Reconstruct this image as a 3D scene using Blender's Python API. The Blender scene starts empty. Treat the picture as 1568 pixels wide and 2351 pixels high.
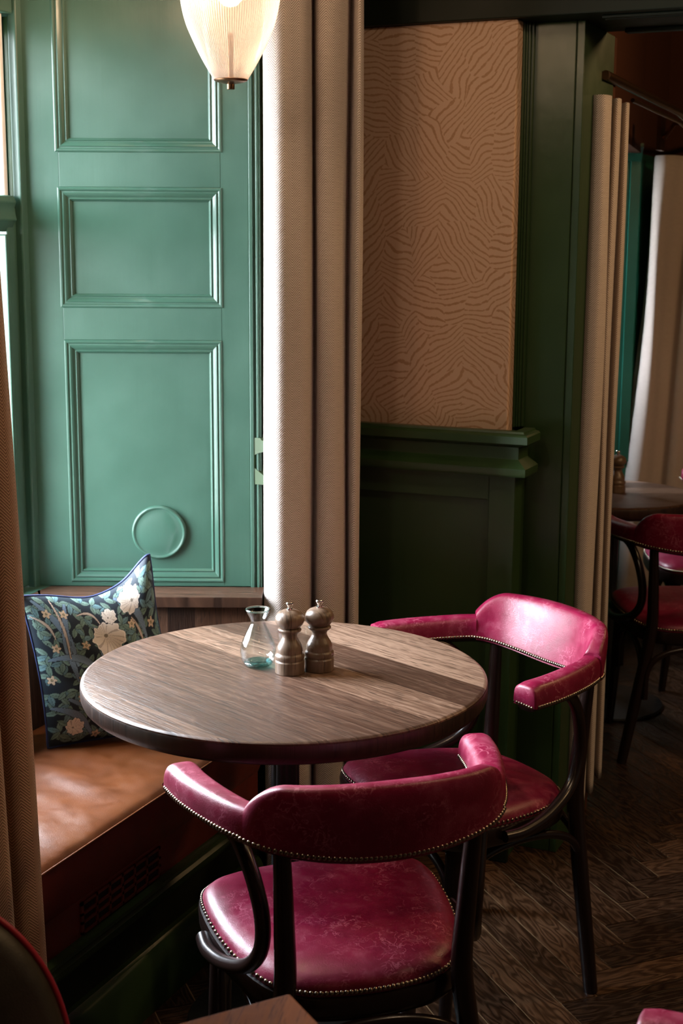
import bpy, bmesh, math, random
import numpy as np
from mathutils import Vector, Matrix

random.seed(7)
S = bpy.context.scene
COL = S.collection
PI = math.pi

# ------------------------------------------------------------------ camera
def camera():
    cd = bpy.data.cameras.new('camera')
    cam = bpy.data.objects.new('camera', cd)
    COL.objects.link(cam)
    R = Vector((0.91346, 0.40764, 0.0054)).normalized()
    yaw, pitch, roll = math.radians(24.0), math.radians(10.8), math.radians(0.315)
    F0 = Vector((-math.sin(yaw), math.cos(yaw), 0)); R0 = Vector((math.cos(yaw), math.sin(yaw), 0)); Z = Vector((0, 0, 1))
    F = F0 * math.cos(pitch) - Z * math.sin(pitch)
    U = F0 * math.sin(pitch) + Z * math.cos(pitch)
    R = R0 * math.cos(roll) + U * math.sin(roll)
    U2 = U * math.cos(roll) - R0 * math.sin(roll)
    m = Matrix(((R.x, U2.x, -F.x, 0), (R.y, U2.y, -F.y, 0), (R.z, U2.z, -F.z, 1.59), (0, 0, 0, 1)))
    cam.matrix_world = m
    cd.sensor_fit = 'VERTICAL'; cd.sensor_height = 36.0; cd.sensor_width = 24.0
    cd.lens = 3265.0 / 2351.0 * 36.0
    cd.clip_start = 0.05
    cd.dof.use_dof = True; cd.dof.focus_distance = 2.65; cd.dof.aperture_fstop = 8.0
    S.camera = cam
camera()

# ------------------------------------------------------------------ light and exposure
S.view_settings.view_transform = 'Standard'
S.view_settings.look = 'None'
S.view_settings.gamma = 1.0
S.view_settings.exposure = 0.0
S.cycles.use_denoising = True
S.cycles.max_bounces = 10
S.cycles.diffuse_bounces = 5
S.cycles.glossy_bounces = 5
S.cycles.transparent_max_bounces = 24
S.cycles.transmission_bounces = 10
S.cycles.sample_clamp_indirect = 6.0

SKY = 76.0
w = bpy.data.worlds.new('daylight'); S.world = w; w.use_nodes = True
nt = w.node_tree; nt.nodes.clear()
bg = nt.nodes.new('ShaderNodeBackground'); out = nt.nodes.new('ShaderNodeOutputWorld')
tc = nt.nodes.new('ShaderNodeTexCoord'); sx = nt.nodes.new('ShaderNodeSeparateXYZ'); rp = nt.nodes.new('ShaderNodeValToRGB')
mp = nt.nodes.new('ShaderNodeMapRange'); mp.inputs[1].default_value = -1; mp.inputs[2].default_value = 1
nt.links.new(tc.outputs['Generated'], sx.inputs[0]); nt.links.new(sx.outputs['Z'], mp.inputs[0]); nt.links.new(mp.outputs[0], rp.inputs[0])
cr = rp.color_ramp
cr.elements[0].position = 0.40; cr.elements[0].color = (0.20, 0.20, 0.20, 1)      # pavement and street
cr.elements[1].position = 0.52; cr.elements[1].color = (0.90, 0.93, 1.0, 1)        # hazy horizon
e = cr.elements.new(0.85); e.color = (0.78, 0.88, 1.0, 1)
nt.links.new(rp.outputs[0], bg.inputs[0]); bg.inputs[1].default_value = SKY
nt.links.new(bg.outputs[0], out.inputs[0])

def portal(name, loc, sx_, sz_, rot):
    l = bpy.data.lights.new(name, 'AREA'); l.shape = 'RECTANGLE'; l.size = sx_; l.size_y = sz_
    l.cycles.is_portal = True
    o = bpy.data.objects.new(name, l); COL.objects.link(o); o.location = loc; o.rotation_euler = rot
# light-sampling portals in the two window openings (they add no light of their own)
portal('window_portal_bay', (-2.12, 2.36, 1.44), 1.40, 0.80, (0, -PI/2, 0))
portal('window_portal_far', (-1.84, 5.23, 1.45), 0.86, 0.46, (0, -PI/2, 0))

def lamp_light(name, loc, power, col, radius=0.05, spot=None, rot=None):
    l = bpy.data.lights.new(name, 'SPOT' if spot else 'POINT'); l.energy = power; l.color = col; l.shadow_soft_size = radius
    if spot: l.spot_size = math.radians(spot); l.spot_blend = 0.6
    o = bpy.data.objects.new(name, l); COL.objects.link(o); o.location = loc
    if rot: o.rotation_euler = rot
    return o
WARM = (1.0, 0.60, 0.28)
lamp_light('room_lamp_right', (1.15, 2.95, 2.25), 26.0, WARM, 0.09)
lamp_light('fill_light_near', (0.25, 2.25, 2.5), 22.0, (1.0, 0.70, 0.44), 0.09)  # unseen fill, added to brighten the papered wall and curtain
lamp_light('room_lamp_behind', (0.15, 0.25, 2.35), 2.5, WARM, 0.09)
lamp_light('fill_light_bay', (-1.20, 1.10, 2.32), 13.0, (1.0, 0.76, 0.55), 0.09)  # added fill without a fitting, lights the curtain fronts
lamp_light('pendant_fill_light', (-1.40, 2.47, 2.17), 17.0, (1.0, 0.68, 0.42), 0.03)  # no such fitting: added beside the pendant to throw its light on the wallpaper
lamp_light('fill_light_far', (0.45, 4.1, 2.35), 34.0, WARM, 0.09)  # fill with no visible source, placed to lift the distant chairs

# ------------------------------------------------------------------ object helpers
def tag(o, label=None, cat=None, group=None, kind=None):
    if label: o['label'] = label
    if cat: o['category'] = cat
    if group: o['group'] = group
    if kind: o['kind'] = kind
    return o

def empty(name, loc=(0, 0, 0), rz=0.0):
    o = bpy.data.objects.new(name, None); COL.objects.link(o)
    o.location = loc; o.rotation_euler = (0, 0, rz); o.empty_display_size = 0.1
    return o

class MB:
    """collects faces and links them as one mesh object"""
    def __init__(self): self.v = []; self.f = []; self.uv = []; self.mi = []
    def add(self, verts, faces, uvs=None, mi=0):
        n = len(self.v); self.v += [tuple(p) for p in verts]
        for i, fc in enumerate(faces):
            self.f.append(tuple(n + k for k in fc)); self.mi.append(mi)
            self.uv.append([uvs[k] for k in fc] if uvs is not None else None)
        return self
    def box(self, x0, x1, y0, y1, z0, z1, mi=0):
        v = [(x0,y0,z0),(x1,y0,z0),(x1,y1,z0),(x0,y1,z0),(x0,y0,z1),(x1,y0,z1),(x1,y1,z1),(x0,y1,z1)]
        return self.add(v, [(0,3,2,1),(4,5,6,7),(0,1,5,4),(1,2,6,5),(2,3,7,6),(3,0,4,7)], mi=mi)
    def hexa(self, fn, a0, a1, b0, b1, c0, c1, mi=0):
        v = [fn(*p) for p in ((a0,b0,c0),(a1,b0,c0),(a1,b1,c0),(a0,b1,c0),(a0,b0,c1),(a1,b0,c1),(a1,b1,c1),(a0,b1,c1))]
        return self.add(v, [(0,3,2,1),(4,5,6,7),(0,1,5,4),(1,2,6,5),(2,3,7,6),(3,0,4,7)], mi=mi)
    def prism(self, poly, z0, z1, mi=0):
        n = len(poly)
        v = [(x, y, z0) for x, y in poly] + [(x, y, z1) for x, y in poly]
        f = [tuple(range(n-1, -1, -1)), tuple(range(n, 2*n))] + [(i, (i+1) % n, n+(i+1) % n, n+i) for i in range(n)]
        return self.add(v, f, mi=mi)
    def lathe(self, prof, segs=48, c=(0, 0, 0), mi=0, ripple=None):
        v = []; f = []
        for r, z in prof:
            for k in range(segs):
                a = 2*PI*k/segs; rr = r
                if ripple and r > 0: rr = r + ripple(a, z)
                v.append((c[0]+rr*math.cos(a), c[1]+rr*math.sin(a), c[2]+z))
        for i in range(len(prof)-1):
            for k in range(segs):
                k2 = (k+1) % segs
                f.append((i*segs+k, i*segs+k2, (i+1)*segs+k2, (i+1)*segs+k))
        return self.add(v, f, mi=mi)
    def grid(self, rows, closed_u=False, closed_v=False, uvs=None, mi=0):
        nr, nc = len(rows), len(rows[0])
        v = [p for r in rows for p in r]; f = []
        for i in range(nr if closed_v else nr-1):
            for j in range(nc if closed_u else nc-1):
                i2, j2 = (i+1) % nr, (j+1) % nc
                f.append((i*nc+j, i*nc+j2, i2*nc+j2, i2*nc+j))
        u = [q for r in uvs for q in r] if uvs else None
        return self.add(v, f, u, mi)
    def tube(self, path, rad, segs=12, closed=False, caps=True, mi=0, flat=None):
        P = [Vector(p) for p in path]; n = len(P); rows = []
        up = None
        for i in range(n):
            a = P[(i-1) % n] if (closed or i > 0) else P[i]
            b = P[(i+1) % n] if (closed or i < n-1) else P[i]
            t = (b-a).normalized()
            if up is None:
                up = Vector((0, 0, 1)) if abs(t.z) < 0.9 else Vector((1, 0, 0))
            s = t.cross(up).normalized(); up = s.cross(t).normalized()
            r = rad(i/(n-1)) if callable(rad) else rad
            fx = flat or 1.0
            rows.append([P[i] + s*math.cos(2*PI*k/segs)*r*fx + up*math.sin(2*PI*k/segs)*r for k in range(segs)])
        base = len(self.v)
        self.grid(rows, closed_u=True, closed_v=closed, mi=mi)
        if caps and not closed:
            self.f.append(tuple(base+k for k in range(segs-1, -1, -1))); self.uv.append(None); self.mi.append(mi)
            o = base+(n-1)*segs
            self.f.append(tuple(o+k for k in range(segs))); self.uv.append(None); self.mi.append(mi)
        return self
    def build(self, name, mat=None, parent=None, smooth=30, bevel=0, fix=True, bseg=2, mats=None, loc=None):
        me = bpy.data.meshes.new(name); me.from_pydata(self.v, [], self.f)
        if any(u is not None for u in self.uv):
            ul = me.uv_layers.new(name='UVMap'); k = 0
            for u, fc in zip(self.uv, self.f):
                for j in range(len(fc)):
                    ul.data[k].uv = u[j] if u is not None else (0, 0); k += 1
        for m in (mats or [mat]): me.materials.append(m)
        if mats:
            for p, i in zip(me.polygons, self.mi): p.material_index = i
        if fix:
            bm = bmesh.new(); bm.from_mesh(me)
            bmesh.ops.remove_doubles(bm, verts=bm.verts, dist=1e-6)
            bmesh.ops.recalc_face_normals(bm, faces=bm.faces); bm.to_mesh(me); bm.free()
        if smooth:
            me.shade_smooth(); me.set_sharp_from_angle(angle=math.radians(smooth))
        o = bpy.data.objects.new(name, me); COL.objects.link(o)
        if parent is not None: o.parent = parent
        if loc: o.location = loc
        if bevel:
            b = o.modifiers.new('bevel', 'BEVEL'); b.width = bevel; b.segments = bseg; b.limit_method = 'ANGLE'; b.angle_limit = math.radians(40)
        return o

def children(o): return [c for c in bpy.data.objects if c.parent == o]
def copy_tree(o, loc=None, rz=None, parent=None, label=None, group=None):
    c = o.copy(); COL.objects.link(c)
    if parent is not None: c.parent = parent
    for ch in children(o): copy_tree(ch, parent=c)
    if loc is not None: c.location = loc
    if rz is not None: c.rotation_euler = (0, 0, rz)
    if label: c['label'] = label
    if group: c['group'] = group
    return c

def spline(pts, n, closed=False):
    """Catmull-Rom through the points, n samples"""
    P = [np.array(p, float) for p in pts]; m = len(P); out = []
    segs = m if closed else m-1
    for k in range(n):
        t = k/(n if closed else n-1)*segs; i = min(int(t), segs-1); u = t-i
        g = (lambda j: P[j % m]) if closed else (lambda j: P[min(max(j, 0), m-1)])
        p0, p1, p2, p3 = g(i-1), g(i), g(i+1), g(i+2)
        out.append(0.5*((2*p1)+(p2-p0)*u+(2*p0-5*p1+4*p2-p3)*u*u+(3*p1-p0-3*p2+p3)*u**3))
    return out

def sweep(mb, path, prof, closed_prof=False):
    """profile (out, z) swept along a 2-D polyline with mitres; out is to the right of travel"""
    P = [Vector(p) for p in path]; n = len(P); rows = []
    for i in range(n):
        if i == 0: d = (P[1]-P[0]).normalized(); nrm = Vector((d.y, -d.x)); sc = 1
        elif i == n-1: d = (P[-1]-P[-2]).normalized(); nrm = Vector((d.y, -d.x)); sc = 1
        else:
            d1 = (P[i]-P[i-1]).normalized(); d2 = (P[i+1]-P[i]).normalized()
            n1 = Vector((d1.y, -d1.x)); n2 = Vector((d2.y, -d2.x)); nrm = (n1+n2).normalized(); sc = 1/max(nrm.dot(n1), 0.2)
        rows.append([(P[i].x+nrm.x*o*sc, P[i].y+nrm.y*o*sc, z) for o, z in prof])
    base = len(mb.v); mb.grid(rows, closed_u=True)
    m = len(prof)
    mb.f.append(tuple(base+k for k in range(m))); mb.uv.append(None); mb.mi.append(0)
    o = base+(n-1)*m
    mb.f.append(tuple(o+k for k in range(m-1, -1, -1))); mb.uv.append(None); mb.mi.append(0)
    return mb

# ------------------------------------------------------------------ materials
class NT:
    def __init__(self, name):
        self.m = bpy.data.materials.new(name); self.m.use_nodes = True
        self.t = self.m.node_tree; self.b = self.t.nodes['Principled BSDF']; self.out = self.t.nodes['Material Output']
    def n(self, typ, **kw):
        nd = self.t.nodes.new('ShaderNode'+typ)
        for k, v in kw.items(): setattr(nd, k, v)
        return nd
    def l(self, a, b): self.t.links.new(a, b)
    def coord(self, kind='Object', scale=(1, 1, 1), rot=(0, 0, 0), loc=(0, 0, 0)):
        tcn = self.n('TexCoord'); mpn = self.n('Mapping'); self.l(tcn.outputs[kind], mpn.inputs[0])
        mpn.inputs['Scale'].default_value = scale; mpn.inputs['Rotation'].default_value = rot; mpn.inputs['Location'].default_value = loc
        return mpn.outputs[0]
    def noise(self, vec, scale, detail=4, rough=0.55, dist=0.0, out='Fac'):
        nd = self.n('TexNoise'); self.l(vec, nd.inputs['Vector']); nd.inputs['Scale'].default_value = scale
        nd.inputs['Detail'].default_value = detail; nd.inputs['Roughness'].default_value = rough; nd.inputs['Distortion'].default_value = dist
        return nd.outputs[out]
    def ramp(self, fac, stops):
        nd = self.n('ValToRGB'); self.l(fac, nd.inputs[0]); el = nd.color_ramp.elements
        while len(el) < len(stops): el.new(0.5)
        for e_, (p, c) in zip(el, stops):
            e_.position = p; e_.color = (c, c, c, 1) if not isinstance(c, tuple) else (*c, 1)
        return nd.outputs[0]
    def mix(self, fac, a, b, mode='MIX'):
        nd = self.n('Mix', data_type='RGBA', blend_type=mode)
        if isinstance(fac, (int, float)): nd.inputs[0].default_value = fac
        else: self.l(fac, nd.inputs[0])
        for s, v in ((nd.inputs[6], a), (nd.inputs[7], b)):
            if isinstance(v, tuple): s.default_value = (*v, 1)
            else: self.l(v, s)
        return nd.outputs[2]
    def math(self, op, a, b=None, c=None):
        nd = self.n('Math', operation=op)
        for s, v in zip(nd.inputs, (a, b, c)):
            if v is None: continue
            if isinstance(v, (int, float)): s.default_value = v
            else: self.l(v, s)
        return nd.outputs[0]
    def xyz(self, vec):
        nd = self.n('SeparateXYZ'); self.l(vec, nd.inputs[0]); return nd.outputs
    def comb(self, x, y, z=0.0):
        nd = self.n('CombineXYZ')
        for s, v in zip(nd.inputs, (x, y, z)):
            if isinstance(v, (int, float)): s.default_value = v
            else: self.l(v, s)
        return nd.outputs[0]
    def bump(self, h, strength, dist=0.01):
        nd = self.n('Bump'); self.l(h, nd.inputs['Height']); nd.inputs['Strength'].default_value = strength; nd.inputs['Distance'].default_value = dist
        self.l(nd.outputs[0], self.b.inputs['Normal']); return nd
    def set(self, color=None, rough=None, spec=None, metal=None, **kw):
        for key, v in (('Base Color', color), ('Roughness', rough), ('Specular IOR Level', spec), ('Metallic', metal)):
            if v is None: continue
            s = self.b.inputs[key]
            if isinstance(v, tuple): s.default_value = (*v, 1)
            elif isinstance(v, (int, float)): s.default_value = v
            else: self.l(v, s)
        for k, v in kw.items(): self.b.inputs[k.replace('_', ' ')].default_value = v
        return self.m

def mat_paint(name, col, rough=0.30, vscale=1.0, spec=0.5):
    """brushed gloss paint: streaks along the vertical"""
    N = NT(name); v = N.coord('Object', (60*vscale, 60*vscale, 2.2))
    brush = N.noise(v, 1.0, 5, 0.6)
    v2 = N.coord('Object', (5, 5, 5)); blot = N.noise(v2, 1.0, 4, 0.6)
    c = N.mix(N.ramp(blot, [(0.3, 0.0), (0.75, 1.0)]), tuple(k*0.88 for k in col), tuple(min(1, k*1.1) for k in col))
    v3 = N.coord('Object', (22, 22, 14)); lumps = N.noise(v3, 1.0, 3, 0.5)
    N.bump(N.math('ADD', N.math('MULTIPLY', brush, 0.5), lumps), 0.16, 0.004)
    return N.set(c, N.ramp(blot, [(0.2, rough*0.8), (0.8, rough*1.25)]), spec)

def mat_wood(name, c1, c2, c3, plank=0.105, rot=0.0, rough=0.42, axis='x', joints=True, kind='Object', bump=0.25, gap=True):
    N = NT(name); v0 = N.coord(kind, (1, 1, 1), (0, 0, rot))
    x, y, z = N.xyz(v0)
    if axis == 'z': x, y = z, N.math('ADD', x, N.math('MULTIPLY', y, 0.7))
    row = N.math('FLOOR', N.math('DIVIDE', y, plank))
    wn = N.n('TexWhiteNoise', noise_dimensions='1D'); N.l(row, wn.inputs['W']); rnd = wn.outputs['Value']
    xs = N.math('ADD', x, N.math('MULTIPLY', rnd, 13.7))
    # long grain
    g = N.noise(N.comb(N.math('MULTIPLY', xs, 5.0), N.math('MULTIPLY', y, 110.0), z), 1.0, 6, 0.65, 0.3)
    # cathedral figure
    lo = N.noise(N.comb(N.math('MULTIPLY', xs, 3.2), N.math('MULTIPLY', N.math('ADD', y, N.math('MULTIPLY', rnd, 3.1)), 13.0), z), 1.0, 2, 0.5, 0.2)
    fig = N.math('FRACT', N.math('MULTIPLY', lo, 17.0))
    fig = N.math('ABSOLUTE', N.math('SUBTRACT', N.math('MULTIPLY', fig, 2.0), 1.0))
    # pores
    po = N.noise(N.comb(N.math('MULTIPLY', xs, 24.0), N.math('MULTIPLY', y, 300.0), z), 1.0, 2, 0.5)
    t = N.math('ADD', N.math('MULTIPLY', g, 0.74), N.math('MULTIPLY', N.math('POWER', fig, 3.0), 0.12))
    t = N.math('ADD', N.math('MULTIPLY', N.math('SUBTRACT', t, 0.41), 1.0), 0.50)
    t = N.math('ADD', t, N.math('MULTIPLY', N.math('SUBTRACT', rnd, 0.5), 0.62))
    c = N.ramp(t, [(0.22, c1), (0.5, c2), (0.78, c3)])
    c = N.mix(N.ramp(po, [(0.34, 0.8), (0.43, 0.0)]), c, tuple(k*0.35 for k in c1))
    kn = N.noise(N.comb(N.math('MULTIPLY', xs, 4.0), N.math('MULTIPLY', y, 8.0), z), 1.0, 3, 0.5)
    c = N.mix(N.ramp(kn, [(0.66, 0.0), (0.76, 0.75)]), c, tuple(k*0.45 for k in c1))
    if gap:
        fr = N.math('FRACT', N.math('DIVIDE', y, plank))
        ln = N.ramp(fr, [(0.0, 1.0), (0.030, 0.0)])
        c = N.mix(ln, c, tuple(k*0.4 for k in c1))
    h = N.math('ADD', N.math('MULTIPLY', fig, 0.15), N.math('ADD', g, N.ramp(po, [(0.30, 0.0), (0.5, 0.7)])))
    N.bump(h, bump, 0.002)
    return N.set(c, N.ramp(g, [(0.3, rough*0.85), (0.7, rough*1.15)]), 0.5)

def mat_leather(name, c_dark, c_mid, c_light, rough=0.36, scratch=0.55, scale=1.0):
    N = NT(name); v = N.coord('Object', (scale, scale, scale))
    cl = N.noise(v, 9.0, 5, 0.6); cl2 = N.noise(v, 38.0, 4, 0.65)
    t = N.math('ADD', N.math('MULTIPLY', cl, 0.65), N.math('MULTIPLY', cl2, 0.35))
    c = N.ramp(t, [(0.34, c_dark), (0.52, c_mid), (0.72, tuple(0.6*a+0.4*b for a, b in zip(c_mid, c_light)))])
    # fine pale creases: thin contour lines of a warped noise
    sc = N.noise(v, 48.0, 3, 0.6, 0.5)
    line = N.ramp(N.math('ABSOLUTE', N.math('SUBTRACT', sc, 0.5)), [(0.0, 1.0), (0.030, 0.0)])
    zone = N.ramp(N.noise(v, 14.0, 3, 0.6), [(0.46, 0.0), (0.66, scratch)])
    c = N.mix(N.math('MULTIPLY', line, zone), c, c_light)
    gr = N.n('TexVoronoi'); N.l(v, gr.inputs['Vector']); gr.inputs['Scale'].default_value = 420.0
    N.bump(N.math('ADD', N.math('MULTIPLY', gr.outputs['Distance'], 0.5), cl2), 0.10, 0.003)
    return N.set(c, N.ramp(cl2, [(0.3, rough*0.85), (0.75, rough*1.3)]), 0.5)

def mat_herringbone(name, c_a, c_b, colw=0.0185, line=0.0056, sheen=0.25):
    N = NT(name); v = N.coord('UV'); x, y, _ = N.xyz(v)
    tri = N.math('PINGPONG', x, colw)
    ph = N.math('DIVIDE', N.math('ADD', y, N.math('MULTIPLY', tri, 1.05)), line)
    fr = N.math('ABSOLUTE', N.math('SUBTRACT', N.math('MULTIPLY', N.math('FRACT', ph), 2.0), 1.0))
    n2 = N.noise(N.comb(N.math('MULTIPLY', x, 800.0), N.math('MULTIPLY', y, 800.0)), 1.0, 2, 0.5)
    n3 = N.noise(N.comb(N.math('MULTIPLY', x, 30.0), N.math('MULTIPLY', y, 260.0)), 1.0, 3, 0.6)
    f = N.math('ADD', fr, N.math('MULTIPLY', N.math('SUBTRACT', n2, 0.5), 0.5))
    f = N.math('ADD', f, N.math('MULTIPLY', N.math('SUBTRACT', n3, 0.5), 0.5))
    c = N.mix(N.ramp(f, [(0.30, 0.0), (0.62, 1.0)]), c_a, c_b)
    N.bump(f, 0.35, 0.0012)
    m = N.set(c, 0.9, 0.15); N.b.inputs['Sheen Weight'].default_value = sheen; N.b.inputs['Sheen Roughness'].default_value = 0.5
    return m

def mat_plain(name, col, rough=0.5, metal=0.0, spec=0.5, bump=0.0, bscale=40.0):
    N = NT(name); v = N.coord('Object'); nz = N.noise(v, bscale, 4, 0.6)
    c = N.mix(nz, tuple(k*0.85 for k in col), tuple(min(1, k*1.15) for k in col))
    if bump: N.bump(nz, bump, 0.002)
    return N.set(c, rough, spec, metal)

def mat_glass(name, tint, rough=0.02, thick=1.45):
    N = NT(name); v = N.coord('Object'); N.bump(N.noise(v, 55.0, 2, 0.5), 0.06, 0.004)
    m = N.set(tint, rough, 0.5); N.b.inputs['Transmission Weight'].default_value = 1.0; N.b.inputs['IOR'].default_value = thick
    return m

def mat_thin_glass(name, tint, edge):
    """clear vessel glass: see-through, tinted towards its edges, mirror-bright at grazing angles"""
    N = NT(name); v = N.coord('Object'); lw = N.n('LayerWeight'); lw.inputs[0].default_value = 0.35
    t = N.n('BsdfTransparent'); N.l(N.mix(N.ramp(lw.outputs['Facing'], [(0.30, 0.0), (0.95, 1.0)]), tint, edge), t.inputs[0])
    g = N.n('BsdfGlossy'); g.inputs['Roughness'].default_value = 0.03
    bp = N.n('Bump'); bp.inputs['Strength'].default_value = 0.25; bp.inputs['Distance'].default_value = 0.004; N.l(N.noise(v, 60.0, 2, 0.5), bp.inputs['Height'])
    N.l(bp.outputs[0], g.inputs['Normal'])
    l2 = N.n('LayerWeight'); N.l(bp.outputs[0], l2.inputs['Normal'])
    m = N.n('MixShader'); N.l(N.math('ADD', N.math('MULTIPLY', N.math('POWER', l2.outputs['Facing'], 2.0), 0.55), 0.06), m.inputs[0]); N.l(t.outputs[0], m.inputs[1]); N.l(g.outputs[0], m.inputs[2]); N.l(m.outputs[0], N.out.inputs[0]); return N.m
def mat_pane(name):
    """window glass: clear with a faint mirror"""
    N = NT(name); t = N.n('BsdfTransparent'); g = N.n('BsdfGlossy'); g.inputs['Roughness'].default_value = 0.02
    lw = N.n('LayerWeight'); mx = N.n('MixShader')
    N.l(N.math('ADD', N.math('MULTIPLY', N.math('POWER', lw.outputs['Facing'], 4.0), 0.7), 0.04), mx.inputs[0]); N.l(t.outputs[0], mx.inputs[1]); N.l(g.outputs[0], mx.inputs[2]); N.l(mx.outputs[0], N.out.inputs[0])
    return N.m

GREEN = (0.038, 0.096, 0.068)
M = {}
M['green'] = mat_paint('green_gloss_paint', GREEN, 0.32)
M['green_shaded'] = mat_paint('shaded_green_paint', (0.025, 0.055, 0.018), 0.34)  # same green made darker and more olive: dim lamplight mixed into the colour
for _k in ('green', 'green_shaded'):                                  # brush marks run upright
    _b = M[_k].node_tree.nodes['Principled BSDF']; _t = M[_k].node_tree.nodes.new('ShaderNodeTangent'); _t.direction_type = 'RADIAL'; _t.axis = 'Z'
    M[_k].node_tree.links.new(_t.outputs[0], _b.inputs['Tangent']); _b.inputs['Anisotropic'].default_value = 0.8
M['green_far'] = mat_paint('teal_green_paint', (0.012, 0.120, 0.085), 0.4)
M['black_green'] = mat_paint('near_black_green_paint', (0.007, 0.011, 0.006), 0.5, 1.0, 0.2)
M['ceiling'] = mat_plain('dark_ceiling_paint', (0.015, 0.014, 0.012), 0.6)
M['wall'] = mat_plain('dark_wall_paint', (0.03, 0.028, 0.020), 0.6)
M['tabletop'] = mat_wood('brown_oak_planks', (0.062, 0.031, 0.019), (0.150, 0.086, 0.055), (0.31, 0.200, 0.138), 0.108, math.radians(22.5), 0.36)
M['edge'] = mat_wood('shaded_table_edge', (0.022, 0.010, 0.006), (0.045, 0.022, 0.013), (0.08, 0.042, 0.027), 0.3, 0, 0.42, gap=False, bump=0.15)  # table wood darkened: the shade on the rim is put into the colour
M['ledge'] = mat_wood('dark_oak_ledge', (0.040, 0.018, 0.010), (0.095, 0.045, 0.026), (0.16, 0.085, 0.052), 0.12, math.radians(-24), 0.40)
M['boards'] = mat_wood('dark_oak_boards', (0.030, 0.013, 0.007), (0.075, 0.034, 0.018), (0.13, 0.062, 0.036), 0.075, 0, 0.45, axis='z')
M['fg_table'] = mat_wood('warm_brown_table_wood', (0.14, 0.043, 0.009), (0.18, 0.056, 0.012), (0.22, 0.071, 0.017), 0.3, math.radians(37.6), 0.75, gap=False, bump=0.05)
M['fg_table'].node_tree.nodes['Principled BSDF'].inputs['Specular IOR Level'].default_value = 0.15
M['bent'] = mat_plain('dark_stained_beech', (0.012, 0.006, 0.005), 0.25, bump=0.06, bscale=90)
M['red'] = mat_leather('crimson_leather', (0.140, 0.003, 0.022), (0.200, 0.004, 0.036), (0.50, 0.14, 0.21), 0.38, 0.8)
M['tan'] = mat_leather('tan_leather', (0.090, 0.024, 0.006), (0.140, 0.040, 0.011), (0.22, 0.085, 0.035), 0.36, 0.25)
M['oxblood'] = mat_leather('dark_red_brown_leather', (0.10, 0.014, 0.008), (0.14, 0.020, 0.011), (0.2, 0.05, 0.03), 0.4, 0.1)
M['olive_leather'] = mat_leather('dark_olive_leather', (0.022, 0.018, 0.010), (0.034, 0.028, 0.016), (0.05, 0.045, 0.03), 0.38, 0.1)
M['brass'] = mat_plain('aged_steel_nails', (0.30, 0.235, 0.18), 0.25, 1.0)
M['bronze'] = mat_plain('dark_bronze', (0.16, 0.085, 0.045), 0.35, 1.0)
M['chrome'] = mat_plain('polished_steel', (0.75, 0.72, 0.70), 0.12, 1.0)
M['iron'] = mat_plain('black_iron', (0.012, 0.013, 0.014), 0.32, 0.0, 0.6, 0.2, 120)
M['mill'] = mat_wood('grey_brown_mill_wood', (0.115, 0.072, 0.046), (0.165, 0.108, 0.072), (0.215, 0.150, 0.104), 0.2, 0, 0.34, axis='z', gap=False, bump=0.12)
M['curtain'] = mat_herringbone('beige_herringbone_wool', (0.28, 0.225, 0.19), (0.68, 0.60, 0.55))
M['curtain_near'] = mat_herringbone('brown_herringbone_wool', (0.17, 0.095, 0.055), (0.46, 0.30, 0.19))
M['white'] = mat_plain('white_plastic', (0.78, 0.74, 0.74), 0.35)
M['pane'] = mat_pane('window_glass')
M['carafe'] = mat_thin_glass('clear_recycled_glass', (0.975, 0.99, 0.99), (0.86, 0.95, 0.96))
M['aqua'] = mat_thin_glass('aqua_glass', (0.55, 0.88, 0.88), (0.12, 0.50, 0.52))
M['piping'] = mat_plain('navy_piping', (0.016, 0.030, 0.105), 0.7)
M['red_piping'] = mat_plain('red_leather_piping', (0.30, 0.008, 0.02), 0.4)
M['plaster'] = mat_plain('brown_wall_plaster', (0.075, 0.027, 0.014), 0.8, spec=0.2)

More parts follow.
